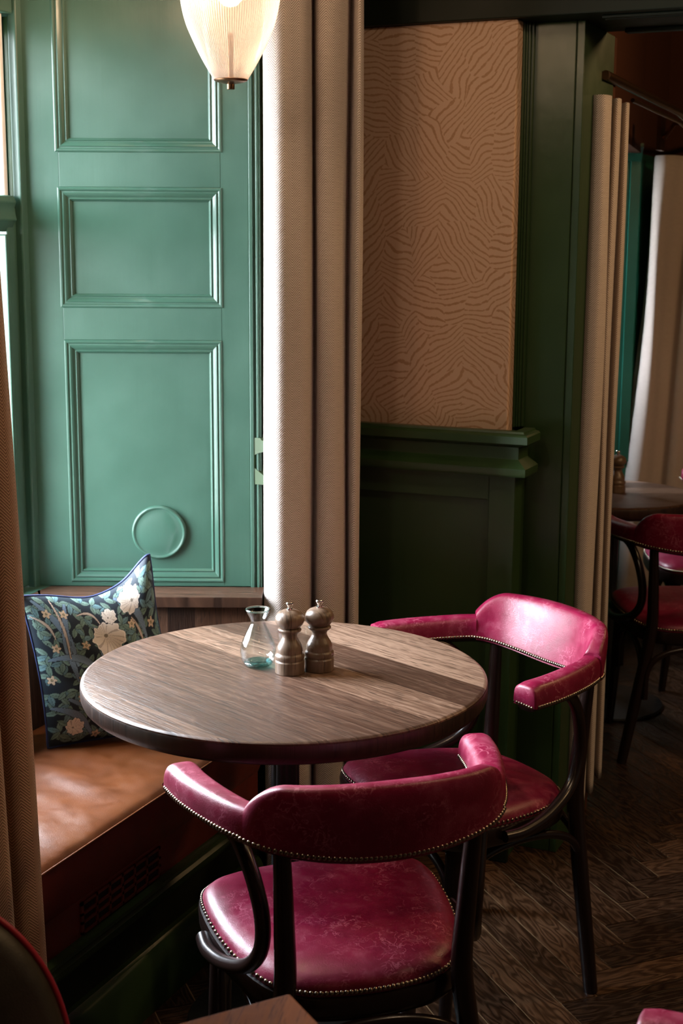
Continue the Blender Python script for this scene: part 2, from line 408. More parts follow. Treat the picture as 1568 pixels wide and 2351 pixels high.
def mat_wallpaper():
    N = NT('wavy_stripe_wallpaper'); v = N.coord('Object'); x, y, z = N.xyz(v)
    p = N.comb(N.math('ADD', x, y), z)
    # patches of strokes, each patch with its own slant
    vw = N.n('TexNoise'); N.l(p, vw.inputs['Vector']); vw.inputs['Scale'].default_value = 9.0; vw.inputs['Detail'].default_value = 1.0
    va = N.n('VectorMath', operation='SUBTRACT'); N.l(vw.outputs['Color'], va.inputs[0]); va.inputs[1].default_value = (0.5, 0.5, 0.5)
    vb = N.n('VectorMath', operation='SCALE'); N.l(va.outputs[0], vb.inputs[0]); vb.inputs['Scale'].default_value = 0.075
    vc = N.n('VectorMath', operation='ADD'); N.l(p, vc.inputs[0]); N.l(vb.outputs[0], vc.inputs[1])
    px, pz, _ = N.xyz(vc.outputs[0])
    vo = N.n('TexVoronoi', voronoi_dimensions='2D'); vo.inputs['Scale'].default_value = 1.0; vo.inputs['Randomness'].default_value = 0.75
    N.l(N.comb(N.math('MULTIPLY', px, 13.5), N.math('MULTIPLY', pz, 8.5)), vo.inputs['Vector'])
    r = N.xyz(vo.outputs['Color'])[0]
    ang = N.math('MULTIPLY', N.math('SUBTRACT', r, 0.5), 2.3)
    # strokes bend gently: the phase also follows the warp noise
    ph = N.math('ADD', N.math('MULTIPLY', px, N.math('SINE', ang)), N.math('MULTIPLY', pz, N.math('COSINE', ang)))
    wv = N.math('SINE', N.math('MULTIPLY', ph, 2*PI/0.0140))
    br = N.noise(p, 120.0, 2, 0.5)
    s = N.math('ADD', wv, N.math('MULTIPLY', N.math('SUBTRACT', br, 0.5), 1.5))
    big = N.noise(p, 6.0, 3, 0.6); fine = N.noise(p, 900.0, 2, 0.5)
    base = N.mix(fine, (0.52, 0.345, 0.25), (0.64, 0.45, 0.335))
    ink = N.mix(big, (0.32, 0.170, 0.085), (0.44, 0.26, 0.15))
    c = N.mix(N.ramp(s, [(0.52, 0.0), (0.78, 0.85)]), base, ink)
    N.bump(fine, 0.15, 0.001)
    return N.set(c, 0.75, 0.25)
M['wallpaper'] = mat_wallpaper()

def mat_floor():
    N = NT('dark_oak_herringbone'); v = N.coord('UV'); x, y, _ = N.xyz(v)
    at = N.n('Attribute', attribute_name='plank'); rnd = at.outputs['Fac']
    xs = N.math('ADD', x, N.math('MULTIPLY', rnd, 37.0))
    g = N.noise(N.comb(N.math('MULTIPLY', xs, 6.0), N.math('MULTIPLY', y, 120.0), rnd), 1.0, 5, 0.65, 0.4)
    lo = N.noise(N.comb(N.math('MULTIPLY', xs, 5.0), N.math('MULTIPLY', N.math('ADD', y, rnd), 22.0), rnd), 1.0, 2, 0.5, 0.1)
    fig = N.math('ABSOLUTE', N.math('SUBTRACT', N.math('MULTIPLY', N.math('FRACT', N.math('MULTIPLY', lo, 10.0)), 2.0), 1.0))
    t = N.math('ADD', N.math('MULTIPLY', g, 0.5), N.math('ADD', N.math('MULTIPLY', fig, 0.34), N.math('MULTIPLY', N.math('SUBTRACT', rnd, 0.5), 0.38)))
    c = N.ramp(t, [(0.22, (0.014, 0.006, 0.003)), (0.5, (0.048, 0.023, 0.011)), (0.8, (0.13, 0.068, 0.034))])
    N.bump(N.math('ADD', g, fig), 0.35, 0.002)
    return N.set(c, N.ramp(fig, [(0.2, 0.30), (0.9, 0.48)]), 0.5)
M['floor'] = mat_floor()
M['seam'] = mat_plain('floor_seam_glint', (0.30, 0.175, 0.085), 0.6)  # pale tone stands for light caught on the plank bevels

def mat_lampglass():
    """prismatic glass: fine vertical ribs, clear between milky crests"""
    N = NT('ribbed_lamp_glass'); x, y, z = N.xyz(N.coord('Object'))
    an = N.math('ARCTAN2', y, x); rib = N.math('SINE', N.math('MULTIPLY', an, 120.0))
    tr = N.n('BsdfTransparent'); tl = N.n('BsdfTranslucent'); gl = N.n('BsdfGlossy'); gl.inputs['Roughness'].default_value = 0.10
    tr.inputs[0].default_value = (0.93, 0.89, 0.85, 1); tl.inputs[0].default_value = (0.80, 0.72, 0.66, 1)
    df = N.n('BsdfDiffuse'); df.inputs[0].default_value = (0.66, 0.60, 0.56, 1)
    f = N.math('ADD', N.math('MULTIPLY', rib, 0.22), 0.34)
    a = N.n('MixShader'); N.l(tr.outputs[0], a.inputs[1]); N.l(tl.outputs[0], a.inputs[2]); a.inputs[0].default_value = 0.22
    d = N.n('MixShader'); N.l(f, d.inputs[0]); N.l(a.outputs[0], d.inputs[1]); N.l(df.outputs[0], d.inputs[2])
    lw = N.n('LayerWeight')
    b = N.n('MixShader'); N.l(N.math('ADD', N.math('MULTIPLY', N.math('POWER', lw.outputs['Facing'], 3.0), 0.5), 0.04), b.inputs[0]); N.l(d.outputs[0], b.inputs[1]); N.l(gl.outputs[0], b.inputs[2])
    N.l(b.outputs[0], N.out.inputs[0]); return N.m
M['lampglass'] = mat_lampglass()
def mat_emit(name, col, s):
    N = NT(name); e_ = N.n('Emission'); e_.inputs[0].default_value = (*col, 1); e_.inputs[1].default_value = s; N.l(e_.outputs[0], N.out.inputs[0]); return N.m
M['bulb'] = mat_emit('lit_bulb', (1.0, 0.74, 0.48), 12.0)

# ------------------------------------------------------------------ room shell
WX = -1.55                      # window wall, room face
CA, SA = math.cos(math.radians(24)), math.sin(math.radians(24))
DP = 3.3246                     # splayed reveal: distance of its plane along (-SA, CA)
def spl(s, d=0.0):              # point on the splayed reveal: s along it, d proud of it towards the room
    return (s*CA - (DP-d)*SA, s*SA + (DP-d)*CA)

def structure(name, mb, mat, **kw):
    return tag(mb.build(name, mat, **kw), kind='structure')

# floor: a base slab plus herringbone planks laid at 45 degrees
fl = MB().box(-2.6, 3.2, -2.2, 7.4, -0.06, -0.0022)
pl_w, nL = 0.0905, 6
e1 = (1/math.sqrt(2), -1/math.sqrt(2)); e2 = (-1/math.sqrt(2), -1/math.sqrt(2))
X0 = -0.634 - nL*pl_w/math.sqrt(2); Y0 = 3.046 + nL*pl_w/math.sqrt(2)
plank_id = []
pv, pf, puv = [], [], []
def plank(a0, a1, b0, b1, along_a):
    g_ = 0.0014/pl_w
    cx = X0 + ((a0+a1)/2*e1[0] + (b0+b1)/2*e2[0])*pl_w; cy = Y0 + ((a0+a1)/2*e1[1] + (b0+b1)/2*e2[1])*pl_w
    if not (-1.75 < cx < 1.6 and 0.9 < cy < 7.3): return
    q = [(a0+g_, b0+g_), (a1-g_, b0+g_), (a1-g_, b1-g_), (a0+g_, b1-g_)]
    n = len(pv)
    for a, b in q: pv.append((X0+(a*e1[0]+b*e2[0])*pl_w, Y0+(a*e1[1]+b*e2[1])*pl_w, 0.0))
    pf.append((n, n+3, n+2, n+1))
    uv = [((a-a0)*pl_w, (b-b0)*pl_w) if along_a else ((b-b0)*pl_w, (a-a0)*pl_w) for a, b in q]
    puv.append([uv[0], uv[3], uv[2], uv[1]]); plank_id.append(random.random())
for k in range(-60, 70):
    for m in range(-6, 7):
        a = k + 2*nL*m
        plank(a, a+nL, k, k+1, True)
        b = k - 2*nL + 1 + 2*nL*m
        plank(k, k+1, b, b+nL, False)
me = bpy.data.meshes.new('floor')
nv = len(fl.v)
me.from_pydata(fl.v + pv, [], fl.f + [tuple(nv+i for i in f) for f in pf])
ul = me.uv_layers.new(name='UVMap'); k = 24
for u in puv:
    for q in u: ul.data[k].uv = q; k += 1
at = me.attributes.new('plank', 'FLOAT', 'FACE'); at.data.foreach_set('value', [0.0]*6 + plank_id)
me.materials.append(M['seam']); me.materials.append(M['floor'])
for i, p in enumerate(me.polygons): p.material_index = 0 if i < 6 else 1
fo = bpy.data.objects.new('floor', me); COL.objects.link(fo); tag(fo, kind='structure')

structure('ceiling', MB().box(-2.6, 3.2, -2.2, 7.4, 2.75, 2.85), M['ceiling'], smooth=0)
structure('wall_right', MB().box(3.0, 3.15, -2.2, 7.4, 0, 2.75), M['wall'], smooth=0)
structure('wall_back', MB().box(-2.6, 3.0, -2.2, -2.05, 0, 2.75), M['wall'], smooth=0)
structure('wall_front', MB().box(-2.6, 3.0, 7.2, 7.35, 0, 2.75), M['wall'], smooth=0)

# window wall with two bays
p0, p1 = spl(-0.7386), spl(-0.2165)          # inner (sash) and outer (room) end of the splayed reveal
wl = MB()
wl.prism([(-2.25, -2.05), (WX, -2.05), (WX, 1.76), (-2.03, 1.97), (-2.25, 1.97)], 0, 2.75)
# pier between the bays, pillar included
back = lambda s: spl(s, -0.02)
wl.prism([(-2.25, 2.76), back(-0.76), back(-0.2165), (WX, p1[1]+0.02), (WX, 3.40), (-1.06, 3.40), (-1.06, 3.47), (-1.0, 3.47), (-1.0, 3.84), (-1.74, 4.10), (-1.74, 5.02), (-2.25, 5.02)], 0, 2.75)
structure('wall_left', wl, M['green_shaded'], smooth=0)
# below and above the windows
structure('wall_sill', MB().box(-2.25, -2.03, 1.97, 2.77, 0, 0.745), M['green'], smooth=0)
structure('wall_head', MB().box(-2.25, -1.985, 1.95, 2.80, 2.13, 2.75).box(-2.25, -1.56, 1.76, 2.96, 2.45, 2.75), M['green'], smooth=0)
# second bay: far splayed reveal, sill, head and the wall beyond
wf = MB()
wf.prism([(-2.25, 5.46), (-1.74, 5.46), (-1.26, 5.675), (-1.26, 6.15), (-0.72, 6.15), (-0.72, 7.2), (-2.25, 7.2)], 0, 1.93)
structure('wall_far', wf, M['green_far'], smooth=0)
structure('wall_far_top', MB().prism([(-2.25, 5.46), (-1.74, 5.46), (-1.26, 5.675), (-1.26, 6.15), (-0.72, 6.15), (-0.72, 7.2), (-2.25, 7.2)], 1.93, 2.75), M['plaster'], smooth=0)
structure('wall_far_sill', MB().box(-2.25, -1.74, 5.0, 5.46, 0, 1.02), M['green_far'], smooth=0)
structure('wall_far_head', MB().prism([(-2.25, 4.08), (-1.74, 4.08), (-1.0, 3.82), (-1.26, 5.69), (-1.74, 5.48), (-2.25, 5.48)], 1.93, 2.75), M['plaster'], smooth=0)
# cornice and corner bead of the far reveal
mb = MB(); sweep(mb, [(-1.74, 5.46), (-1.26, 5.675)], [(0, 1.90), (0.02, 1.90), (0.03, 1.93), (0.05, 1.95), (0.05, 1.965), (0, 1.965)])
mb.prism([(-1.72, 5.468), (-1.69, 5.482), (-1.69, 5.47), (-1.72, 5.456)], 0.72, 1.90)
mb.prism([(-1.295, 5.659), (-1.26, 5.675), (-1.255, 5.663), (-1.29, 5.648)], 0.72, 1.90)
structure('trim_far_cornice', mb, M['green_far'], smooth=20)

# dark beam across the wall and the doorway
mb = MB().box(-1.55, 3.0, 3.365, 3.68, 2.108, 2.75)
mb.box(-0.86, 3.0, 3.40, 3.415, 2.10, 2.108); mb.box(-0.86, 3.0, 3.43, 3.445, 2.10, 2.108)
mb.box(-0.86, 3.0, 3.63, 3.66, 2.098, 2.108)
structure('beam', mb, M['black_green'], smooth=0, bevel=0.003)

# pillar with its beads
mb = MB().box(-1.04, -0.935, 3.462, 3.76, 0, 2.108)
mb.box(-0.9325, -0.914, 3.462, 3.76, 0, 2.108)
mb.box(-0.9355, -0.932, 3.4655, 3.70, 0, 2.108)
structure('pillar', mb, M['green_shaded'], smooth=0, bevel=0.0025)
mb = MB()
for x0, x1, yy in ((-1.060, -1.053, 3.430), (-1.053, -1.049, 3.440), (-1.049, -1.043, 3.445), (-1.043, -1.036, 3.452)):
    mb.box(x0, x1, yy, 3.47, 1.13, 2.108)
structure('trim_1', mb, M['green_shaded'], smooth=0, bevel=0.002)
# brown painted door lining on the pillar's far side
structure('trim_2', MB().box(-1.0, -0.918, 3.76, 3.80, 0, 2.108), M['plaster'], smooth=0)

# papered wall above the dado
structure('wall_papered', MB().box(WX, -1.057, 3.385, 3.43, 1.12, 2.108), M['wallpaper'], smooth=0, bevel=0.003)

# panelled dado below, with its rail
def ring_panel(mb, fn, a0, a1, b0, b1, prof):
    """nested rectangles: prof = [(inset, depth)], last one is closed"""
    base = len(mb.v)
    for ins, d in prof:
        mb.v += [fn(a0+ins, b0+ins, d), fn(a1-ins, b0+ins, d), fn(a1-ins, b1-ins, d), fn(a0+ins, b1-ins, d)]
    for i in range(len(prof)-1):
        for k in range(4):
            k2 = (k+1) % 4
            mb.f.append((base+i*4+k, base+i*4+k2, base+(i+1)*4+k2, base+(i+1)*4+k)); mb.uv.append(None); mb.mi.append(0)
    o = base+(len(prof)-1)*4
    mb.f.append((o, o+1, o+2, o+3)); mb.uv.append(None); mb.mi.append(0)

YD = 3.352
mb = MB()
mb.box(WX, -1.09, YD, 3.44, 0.955, 1.03); mb.box(WX, -1.09, YD, 3.44, 0.0, 0.16)
mb.box(-1.09, -1.022, YD, 3.435, 0.0, 1.03); mb.box(WX, -1.49, YD, 3.44, 0.16, 0.955)
mb.box(-1.49, -1.09, YD+0.016, 3.44, 0.16, 0.955)
structure('wainscot', mb, M['green_shaded'], smooth=0, bevel=0.0015)
DADO = [(0, 1.022), (0.034, 1.022), (0.036, 1.026), (0.036, 1.042), (0.030, 1.047), (0.014, 1.058), (0.010, 1.062), (0.010, 1.092), (0.020, 1.097), (0.036, 1.101), (0.040, 1.104), (0.040, 1.122), (0.036, 1.126), (0.028, 1.128), (0.026, 1.133), (0, 1.133)]
mb = MB(); sweep(mb, [(WX, 2.952), (WX, YD), (-1.022, YD), (-1.022, 3.425)], DADO)
structure('trim_dado_rail', mb, M['green_shaded'], smooth=30)
structure('baseboard_front', MB().box(WX, -1.012, YD-0.012, YD+0.005, 0, 0.12), M['black_green'], smooth=0, bevel=0.004)
# green beads of the pier edge beside the reveal
mb = MB()
for s0, s1, d in ((-0.2165, -0.207, 0.003), (-0.207, -0.201, -0.004), (-0.201, -0.195, 0.003), (-0.195, -0.190, -0.004)):
    mb.hexa(lambda a, b, c: (*spl(a, b), c), s0, s1, -0.03, d, 0.74, 2.45)
structure('trim_4', mb, M['green'], smooth=0, bevel=0.002)

# ------------------------------------------------------------------ panelled window reveal
sh = empty('panelled_reveal', (*spl(-0.47), 0.772))
tag(sh, 'green painted reveal with three moulded panels beside the sash window', 'wall panelling', kind='structure')
def shp(s, z, d):                          # local frame of the reveal
    x, y = spl(s, d); return (x - sh.location.x, y - sh.location.y, z - 0.772)
Z0, Z1 = 0.772, 2.45
panes = [(-0.648, -0.280, 0.782, 1.360), (-0.653, -0.277, 1.435, 1.707), (-0.656, -0.276, 1.785, 2.38)]
mb = MB()
def blk(s0, s1, z0, z1, d0=-0.02, d1=0.0):
    mb.hexa(lambda a, b, c: shp(a, b, c), s0, s1, z0, z1, d0, d1)
blk(-0.728, -0.648, Z0, Z1); blk(-0.280, -0.2165, Z0, Z1)
blk(-0.648, -0.280, Z0, 0.782); blk(-0.648, -0.280, 1.360, 1.435); blk(-0.648, -0.280, 1.707, 1.785); blk(-0.648, -0.280, 2.38, Z1)
mb.build('frame', M['green'], sh, smooth=0, bevel=0.0012)
PROF = [(0, -0.019), (0, 0.0005), (0.003, 0.0025), (0.006, 0.002), (0.009, -0.001), (0.0115, -0.001), (0.013, 0.0005), (0.017, -0.001), (0.022, -0.006), (0.0245, -0.0065), (0.0265, -0.005), (0.029, -0.0075), (0.0315, -0.012)]
for s0, s1, z0, z1 in panes:
    mb = MB(); ring_panel(mb, lambda a, b, d: shp(a, b, d), s0, s1, z0, z1, PROF)
    mb.build('panel', M['green'], sh, smooth=25)
# round cover plate on the lowest panel
mb = MB()
cvs, cvz, cR = -0.436, 0.902, 0.0655
prof = [(0.0, -0.0015), (0.025, -0.0020), (0.045, -0.0032), (0.0545, -0.0045), (0.0575, -0.0040), (0.060, -0.0024), (0.0625, -0.0030), (0.065, -0.0065), (0.0655, -0.0105), (0.0655, -0.0125)]
rows = [[(*spl(cvs+r*math.cos(2*PI*k/72), d-0.0005), cvz+r*math.sin(2*PI*k/72)) for k in range(72)] for r, d in prof]
mb.grid(rows, closed_u=True)
cp = mb.build('cover_plate', M['green'], smooth=50)
tag(cp, 'round blank cover plate painted green on the lowest reveal panel', 'cover plate')

# ------------------------------------------------------------------ sash window in the bay
wx = -2.03
win = empty('window_1', (wx, 2.36, 0.745)); tag(win, 'green painted sash window at the left edge', 'window', kind='structure')
def wbox(mb, x0, x1, y0, y1, z0, z1): mb.box(x0-wx, x1-wx, y0-2.36, y1-2.36, z0-0.745, z1-0.745)
mb = MB()                                   # box frame with beads
for s in (1, -1):
    def yb(y): return y if s == 1 else 2*2.36 - y
    def q(x0, x1, y0, y1): wbox(mb, x0, x1, min(yb(y0), yb(y1)), max(yb(y0), yb(y1)), 0.745, 2.14)
    q(-2.20, -2.035, 2.752, 2.80); q(-2.035, -2.012, 2.722, 2.75); q(-2.076, -2.064, 2.738, 2.756)
wbox(mb, -2.20, -2.02, 1.97, 2.75, 2.08, 2.14)
mb.build('frame', M['green'], win, smooth=0, bevel=0.004)
mb = MB(); wbox(mb, -2.22, -1.985, 1.97, 2.755, 0.735, 0.772); mb.build('sill', M['green'], win, smooth=0, bevel=0.004)
ls = MB()                                   # lower sash
wbox(ls, -2.062, -2.030, 2.690, 2.735, 0.775, 1.66); wbox(ls, -2.062, -2.030, 1.985, 2.030, 0.775, 1.66)
wbox(ls, -2.055, -2.024, 2.676, 2.690, 0.775, 1.60); wbox(ls, -2.062, -2.030, 2.03, 2.69, 0.775, 0.85)
ls.build('lower_sash', M['green'], win, smooth=0, bevel=0.003)
mb = MB()                                   # meeting rail with an ogee face
og = [(-0.070, 1.610), (-0.006, 1.606), (0.004, 1.622), (0.012, 1.632), (0.008, 1.648), (0.006, 1.658), (0.012, 1.672), (0.006, 1.685), (-0.010, 1.688), (-0.070, 1.686)]
rows = [[(px, yy-2.36, pz-0.745) for px, pz in og] for yy in (1.985, 2.712)]
mb.grid(rows, closed_u=True); mb.f += [tuple(range(len(og))), tuple(range(2*len(og)-1, len(og)-1, -1))]; mb.uv += [None]*2; mb.mi += [0]*2
mb.build('meeting_rail', M['green'], win, smooth=35, bevel=0.002)
us = MB()                                   # upper sash
for y0, y1 in ((2.700, 2.745), (1.975, 2.02)): wbox(us, -2.112, -2.082, y0, y1, 1.62, 2.10)
wbox(us, -2.112, -2.082, 2.02, 2.70, 1.62, 1.66); wbox(us, -2.112, -2.082, 2.02, 2.70, 2.05, 2.10)
us.build('upper_sash', M['black_green'], win, smooth=0, bevel=0.003)
mb = MB(); wbox(mb, -2.049, -2.045, 2.03, 2.69, 0.85, 1.61); wbox(mb, -2.10, -2.096, 2.02, 2.70, 1.66, 2.05)
mb.build('pane', M['pane'], win, smooth=0)
tag(MB().tube([(-2.045, 2.700, 1.685), (-2.045, 2.700, 2.10)], 0.0105, 20).build('sash_tube', M['white'], smooth=60),
    'white sash balance tube standing on the meeting rail', 'sash tube')

# second window, mostly hidden by the curtains
win2 = empty('window_2', (-1.76, 5.23, 1.02)); tag(win2, 'sash window behind the far curtains', 'window', kind='structure')
mb = MB()
for y0, y1 in ((5.02, 5.06), (5.42, 5.46)): mb.box(-0.10, -0.04, y0-5.23, y1-5.23, 0, 0.90)
mb.box(-0.10, -0.04, -0.19, 0.19, 0, 0.05); mb.box(-0.10, -0.04, -0.19, 0.19, 0.85, 0.90); mb.box(-0.10, -0.04, -0.19, 0.19, 0.44, 0.48)
mb.build('frame', M['green_far'], win2, smooth=0, bevel=0.003)
MB().box(-0.072, -0.068, -0.19, 0.19, 0.05, 0.85).build('pane', M['pane'], win2, smooth=0)

# ------------------------------------------------------------------ curtains
def curtain(name, pts, z0, z1, mat, label, group, n=160, nz=40, sway=0.006, seed=1, gather=None, shear=0.0, lean=0.0, pleats=False, hem=True):
    rnd = random.Random(seed)
    path = spline(pts, n); L = [0.0]
    for a, b in zip(path[:-1], path[1:]): L.append(L[-1] + float(np.linalg.norm(b-a)))
    cx = sum(p[0] for p in path)/n; cy = sum(p[1] for p in path)/n
    ph = [rnd.uniform(0, 6.28) for _ in range(4)]
    rows, uvs = [], []
    for i in range(nz+1):
        t = i/nz; z = z0 + (z1-z0)*t; row, uv = [], []
        for j, p in enumerate(path):
            x, y = float(p[0]), float(p[1])
            k = j/n
            sw = sway*(math.sin(2.1*t*3.1+ph[0]+9*k) + 0.6*math.sin(5.3*t+ph[1]+17*k))*math.sin(PI*min(1, 1.15-t))
            x += sw + lean*(z-0.3); y += sw*0.25 - shear*(z-0.35)
            if gather: gx = gather(t); y = cy + (y-cy)*gx; x = cx + (x-cx)*(2-gx if gx < 1 else 1)
            row.append((x, y, z)); uv.append((L[j], z))
        rows.append(row); uvs.append(uv)
    root = empty(name, (cx, cy, z0)); tag(root, label, 'curtain', group)
    mb = MB(); mb.grid([[(x-cx, y-cy, z-z0) for x, y, z in r] for r in rows], uvs=uvs)
    o = mb.build('drape', mat, root, smooth=180, fix=False)
    so = o.modifiers.new('solid', 'SOLIDIFY'); so.thickness = 0.0028; so.offset = 0
    if hem:                                    # stitched hem line near the bottom
        hm = MB(); zh = z0+0.10; i = int((zh-z0)/(z1-z0)*nz)
        r0 = rows[i]
        pth = [(x-cx, y-cy, zh-z0) for x, y, z in r0]
        hm.tube(pth[::2], 0.0012, 6); hm.build('hem', mat, root, smooth=60)
    return root

far_pts = [(-1.50, 3.06), (-1.512, 2.99), (-1.500, 2.927), (-1.480, 2.897), (-1.445, 2.891), (-1.420, 2.919), (-1.407, 2.957), (-1.429, 3.035), (-1.424, 3.037), (-1.395, 3.006), (-1.369, 3.023), (-1.362, 3.065), (-1.377, 3.123), (-1.368, 3.117), (-1.343, 3.084), (-1.336, 3.093), (-1.346, 3.127), (-1.385, 3.19), (-1.43, 3.22)]
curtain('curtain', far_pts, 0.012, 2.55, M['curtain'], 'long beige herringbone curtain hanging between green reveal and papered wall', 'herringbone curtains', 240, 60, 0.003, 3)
near_pts = [(-1.448, 1.80), (-1.444, 1.87), (-1.43, 1.902), (-1.405, 1.893), (-1.395, 1.865), (-1.405, 1.838), (-1.435, 1.826), (-1.43, 1.805), (-1.39, 1.79), (-1.37, 1.76), (-1.39, 1.73), (-1.43, 1.70), (-1.40, 1.66), (-1.36, 1.62), (-1.39, 1.57), (-1.43, 1.53), (-1.40, 1.48), (-1.37, 1.44)]
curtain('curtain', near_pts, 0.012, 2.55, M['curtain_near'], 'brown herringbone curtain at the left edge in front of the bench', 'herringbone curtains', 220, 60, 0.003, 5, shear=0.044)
mid_pts = [(-0.925, 3.64), (-0.92, 3.575), (-0.906, 3.556), (-0.885, 3.563), (-0.878, 3.60), (-0.893, 3.65), (-0.915, 3.685), (-0.90, 3.69), (-0.878, 3.655), (-0.876, 3.685), (-0.893, 3.75), (-0.912, 3.795), (-0.90, 3.80), (-0.882, 3.775), (-0.882, 3.805), (-0.90, 3.84), (-0.93, 3.85)]
curtain('curtain', mid_pts, 0.10, 1.945, M['curtain'], 'narrow beige curtain hanging beside the dark green pillar', 'herringbone curtains', 200, 50, 0.003, 8)
far2 = [(-1.30, 5.72), (-1.27, 5.66), (-1.235, 5.64), (-1.205, 5.66), (-1.185, 5.71), (-1.155, 5.735), (-1.12, 5.71), (-1.085, 5.72), (-1.055, 5.77), (-1.01, 5.785), (-0.975, 5.77), (-0.935, 5.80), (-0.90, 5.86), (-0.86, 5.87), (-0.82, 5.90)]
curtain('curtain', far2, 0.02, 1.92, M['curtain'], 'wide pale curtain at the right edge behind the distant table', 'herringbone curtains', 180, 40, 0.010, 11, lean=0.05)
# rod carrying the two far curtains
rr = empty('curtain_rod', (-0.905, 3.64, 2.0)); tag(rr, 'dark curtain rod running back from the pillar', 'curtain rod')
mb = MB().tube([(0, 0, 0), (-0.03, 1.1, 0.0), (-0.16, 2.35, 0.0)], 0.012, 16); mb.build('pole', M['bronze'], rr, smooth=60)
MB().tube([(-0.01, 0.35, -0.03), (-0.03, 1.1, -0.03), (-0.16, 2.35, -0.03)], 0.006, 12).build('track', M['bronze'], rr, smooth=60)
for yy, xx in ((0.05, -0.003), (1.55, -0.075)):
    b_ = MB(); b_.tube([(xx, yy, 0), (xx-0.06, yy+0.01, 0.0), (xx-0.10, yy+0.02, -0.05)], 0.008, 10); b_.box(xx-0.115, xx-0.10, yy-0.02, yy+0.05, -0.09, 0.03)
    b_.build('bracket', M['bronze'], rr, smooth=40)

# ------------------------------------------------------------------ window bench
FX = -1.475
bench = empty('window_bench', (-1.70, 2.38, 0)); tag(bench, 'built-in window bench with tan leather seat and dark green plinth', 'bench')
def L3(x, y, z): return (x+1.70, y-2.38, z)
bw = lambda mb, x0, x1, y0, y1, z0, z1: mb.box(x0+1.70, x1+1.70, y0-2.38, y1-2.38, z0, z1)
By0, By1 = 1.80, 2.843
def depth_poly(x0, inset=0.0):
    # plan outline of the bench inside the splayed alcove
    a = spl(-0.60, 0.105+inset); b = spl(-0.205, 0.105+inset)
    return [(x0, By0), (x0, By1-0.005), (-1.492, 2.868), (a[0], a[1]), (-1.94, a[1]-0.03), (-1.94, By0)]
mb = MB(); mb.prism([(x+1.70, y-2.38) for x, y in depth_poly(-1.492)], 0.0, 0.36); mb.build('base', M['black_green'], bench, smooth=0)
mb = MB()
sweep(mb, [(-1.492+1.70, By0-2.38), (-1.492+1.70, By1-2.38)], [(0, 0.225), (0.018, 0.225), (0.030, 0.240), (0.034, 0.255), (0.026, 0.262), (0.034, 0.268), (0.034, 0.276), (0, 0.276)])
sweep(mb, [(-1.492+1.70, By0-2.38), (-1.492+1.70, By1-2.38)], [(0, 0.0), (0.028, 0.0), (0.028, 0.115), (0.020, 0.130), (0.012, 0.138), (0, 0.138)])
mb.build('plinth_moulding', M['green_shaded'], bench, smooth=30)
mb = MB(); bw(mb, -1.492, -1.480, By0, By1, 0.276, 0.372); mb.build('front_board', M['oxblood'], bench, smooth=0)
# seat cushion: crowned top with soft wrinkles
def seat_top():
    rows = []; ny, nx = 110, 60
    for i in range(ny+1):
        y = By0 + (By1-By0)*i/ny; row = []
        xb = -1.93
        # the far end follows the splay
        for j in range(nx+1):
            t = j/nx; x = FX + (xb-FX)*t
            yy = y
            lim = 2.868 + (x+1.492)*(2.868-2.69)/(1.492-1.94)*-1 if x < -1.492 else By1
            yy = By0 + (lim-By0)*i/ny
            e_ = min(t/0.10, 1.0); s_ = math.sqrt(max(0, 1-(1-e_)**2))
            z = 0.455 + 0.015*s_ + 0.010*math.sin(PI*min(1, t*1.1))
            wr = math.exp(-((t-0.45)/0.35)**2)*(0.0035*math.sin(34*yy+7*t*t+3*math.sin(5*t)) + 0.0022*math.sin(61*yy-9*t))*(1 if yy < 2.5 else 0.5)
            row.append(L3(x, yy, z+wr*s_))
        rows.append(row)
    return rows
mb = MB(); rows = seat_top(); mb.grid(rows); mb.build('seat_cushion', M['tan'], bench, smooth=180)
mb = MB()
ny = 40
fr = []
for i in range(ny+1):
    y = By0 + (By1-By0)*i/ny
    fr.append([L3(FX+0.0 + d, y, z) for d, z in ((-0.02, 0.352), (-0.004, 0.353), (0.003, 0.37), (0.005, 0.41), (0.003, 0.445), (0.0, 0.456), (-0.02, 0.456))])
mb.grid(fr); mb.build('cushion_front', M['oxblood'], bench, smooth=60)
mb = MB().tube([L3(FX+0.0015, By0 + (By1-By0)*i/30, 0.4565) for i in range(31)], 0.0022, 8); o = mb.build('seam_piping', M['tan'], bench, smooth=60)
# back boards follow the sash wall and the splay
mb = MB(); bw(mb, -1.96, -1.94, By0, 2.70, 0.36, 0.745)
a, b = spl(-0.60, 0.085), spl(-0.205, 0.085); a2, b2 = spl(-0.64, 0.06), spl(-0.205, 0.06)
mb.prism([(q[0]+1.70, q[1]-2.38) for q in (a, b, b2, a2)], 0.36, 0.746)
mb.build('back_boards', M['boards'], bench, smooth=0)
# vent grille let into the front board
vg = MB(); y0, y1, z0, z1 = 2.105, 2.395, 0.280, 0.345; x0, x1 = -1.4795, -1.4755
V = lambda a, b, c, d: bw(vg, x0, x1, a, b, c, d)
V(y0, y1, z0, z0+0.006); V(y0, y1, z1-0.006, z1); V(y0, y0+0.008, z0, z1); V(y1-0.008, y1, z0, z1)
for k in range(1, 6): yy = y0+0.008+(y1-y0-0.016)*k/6; V(yy-0.003, yy+0.003, z0, z1)
for k in (1, 2): zz = z0+0.006+(z1-z0-0.012)*k/3; V(y0, y1, zz-0.003, zz+0.003)
vent = vg.build('vent_grille', M['oxblood'], bench, smooth=0)
vent['label'] = 'red-brown slotted vent grille'
mb = MB(); bw(mb, -1.4802, -1.4796, y0+0.004, y1-0.004, z0+0.004, z1-0.004); mb.build('vent_back', mat_plain('vent_dark', (0.004, 0.003, 0.003), 0.8), vent)

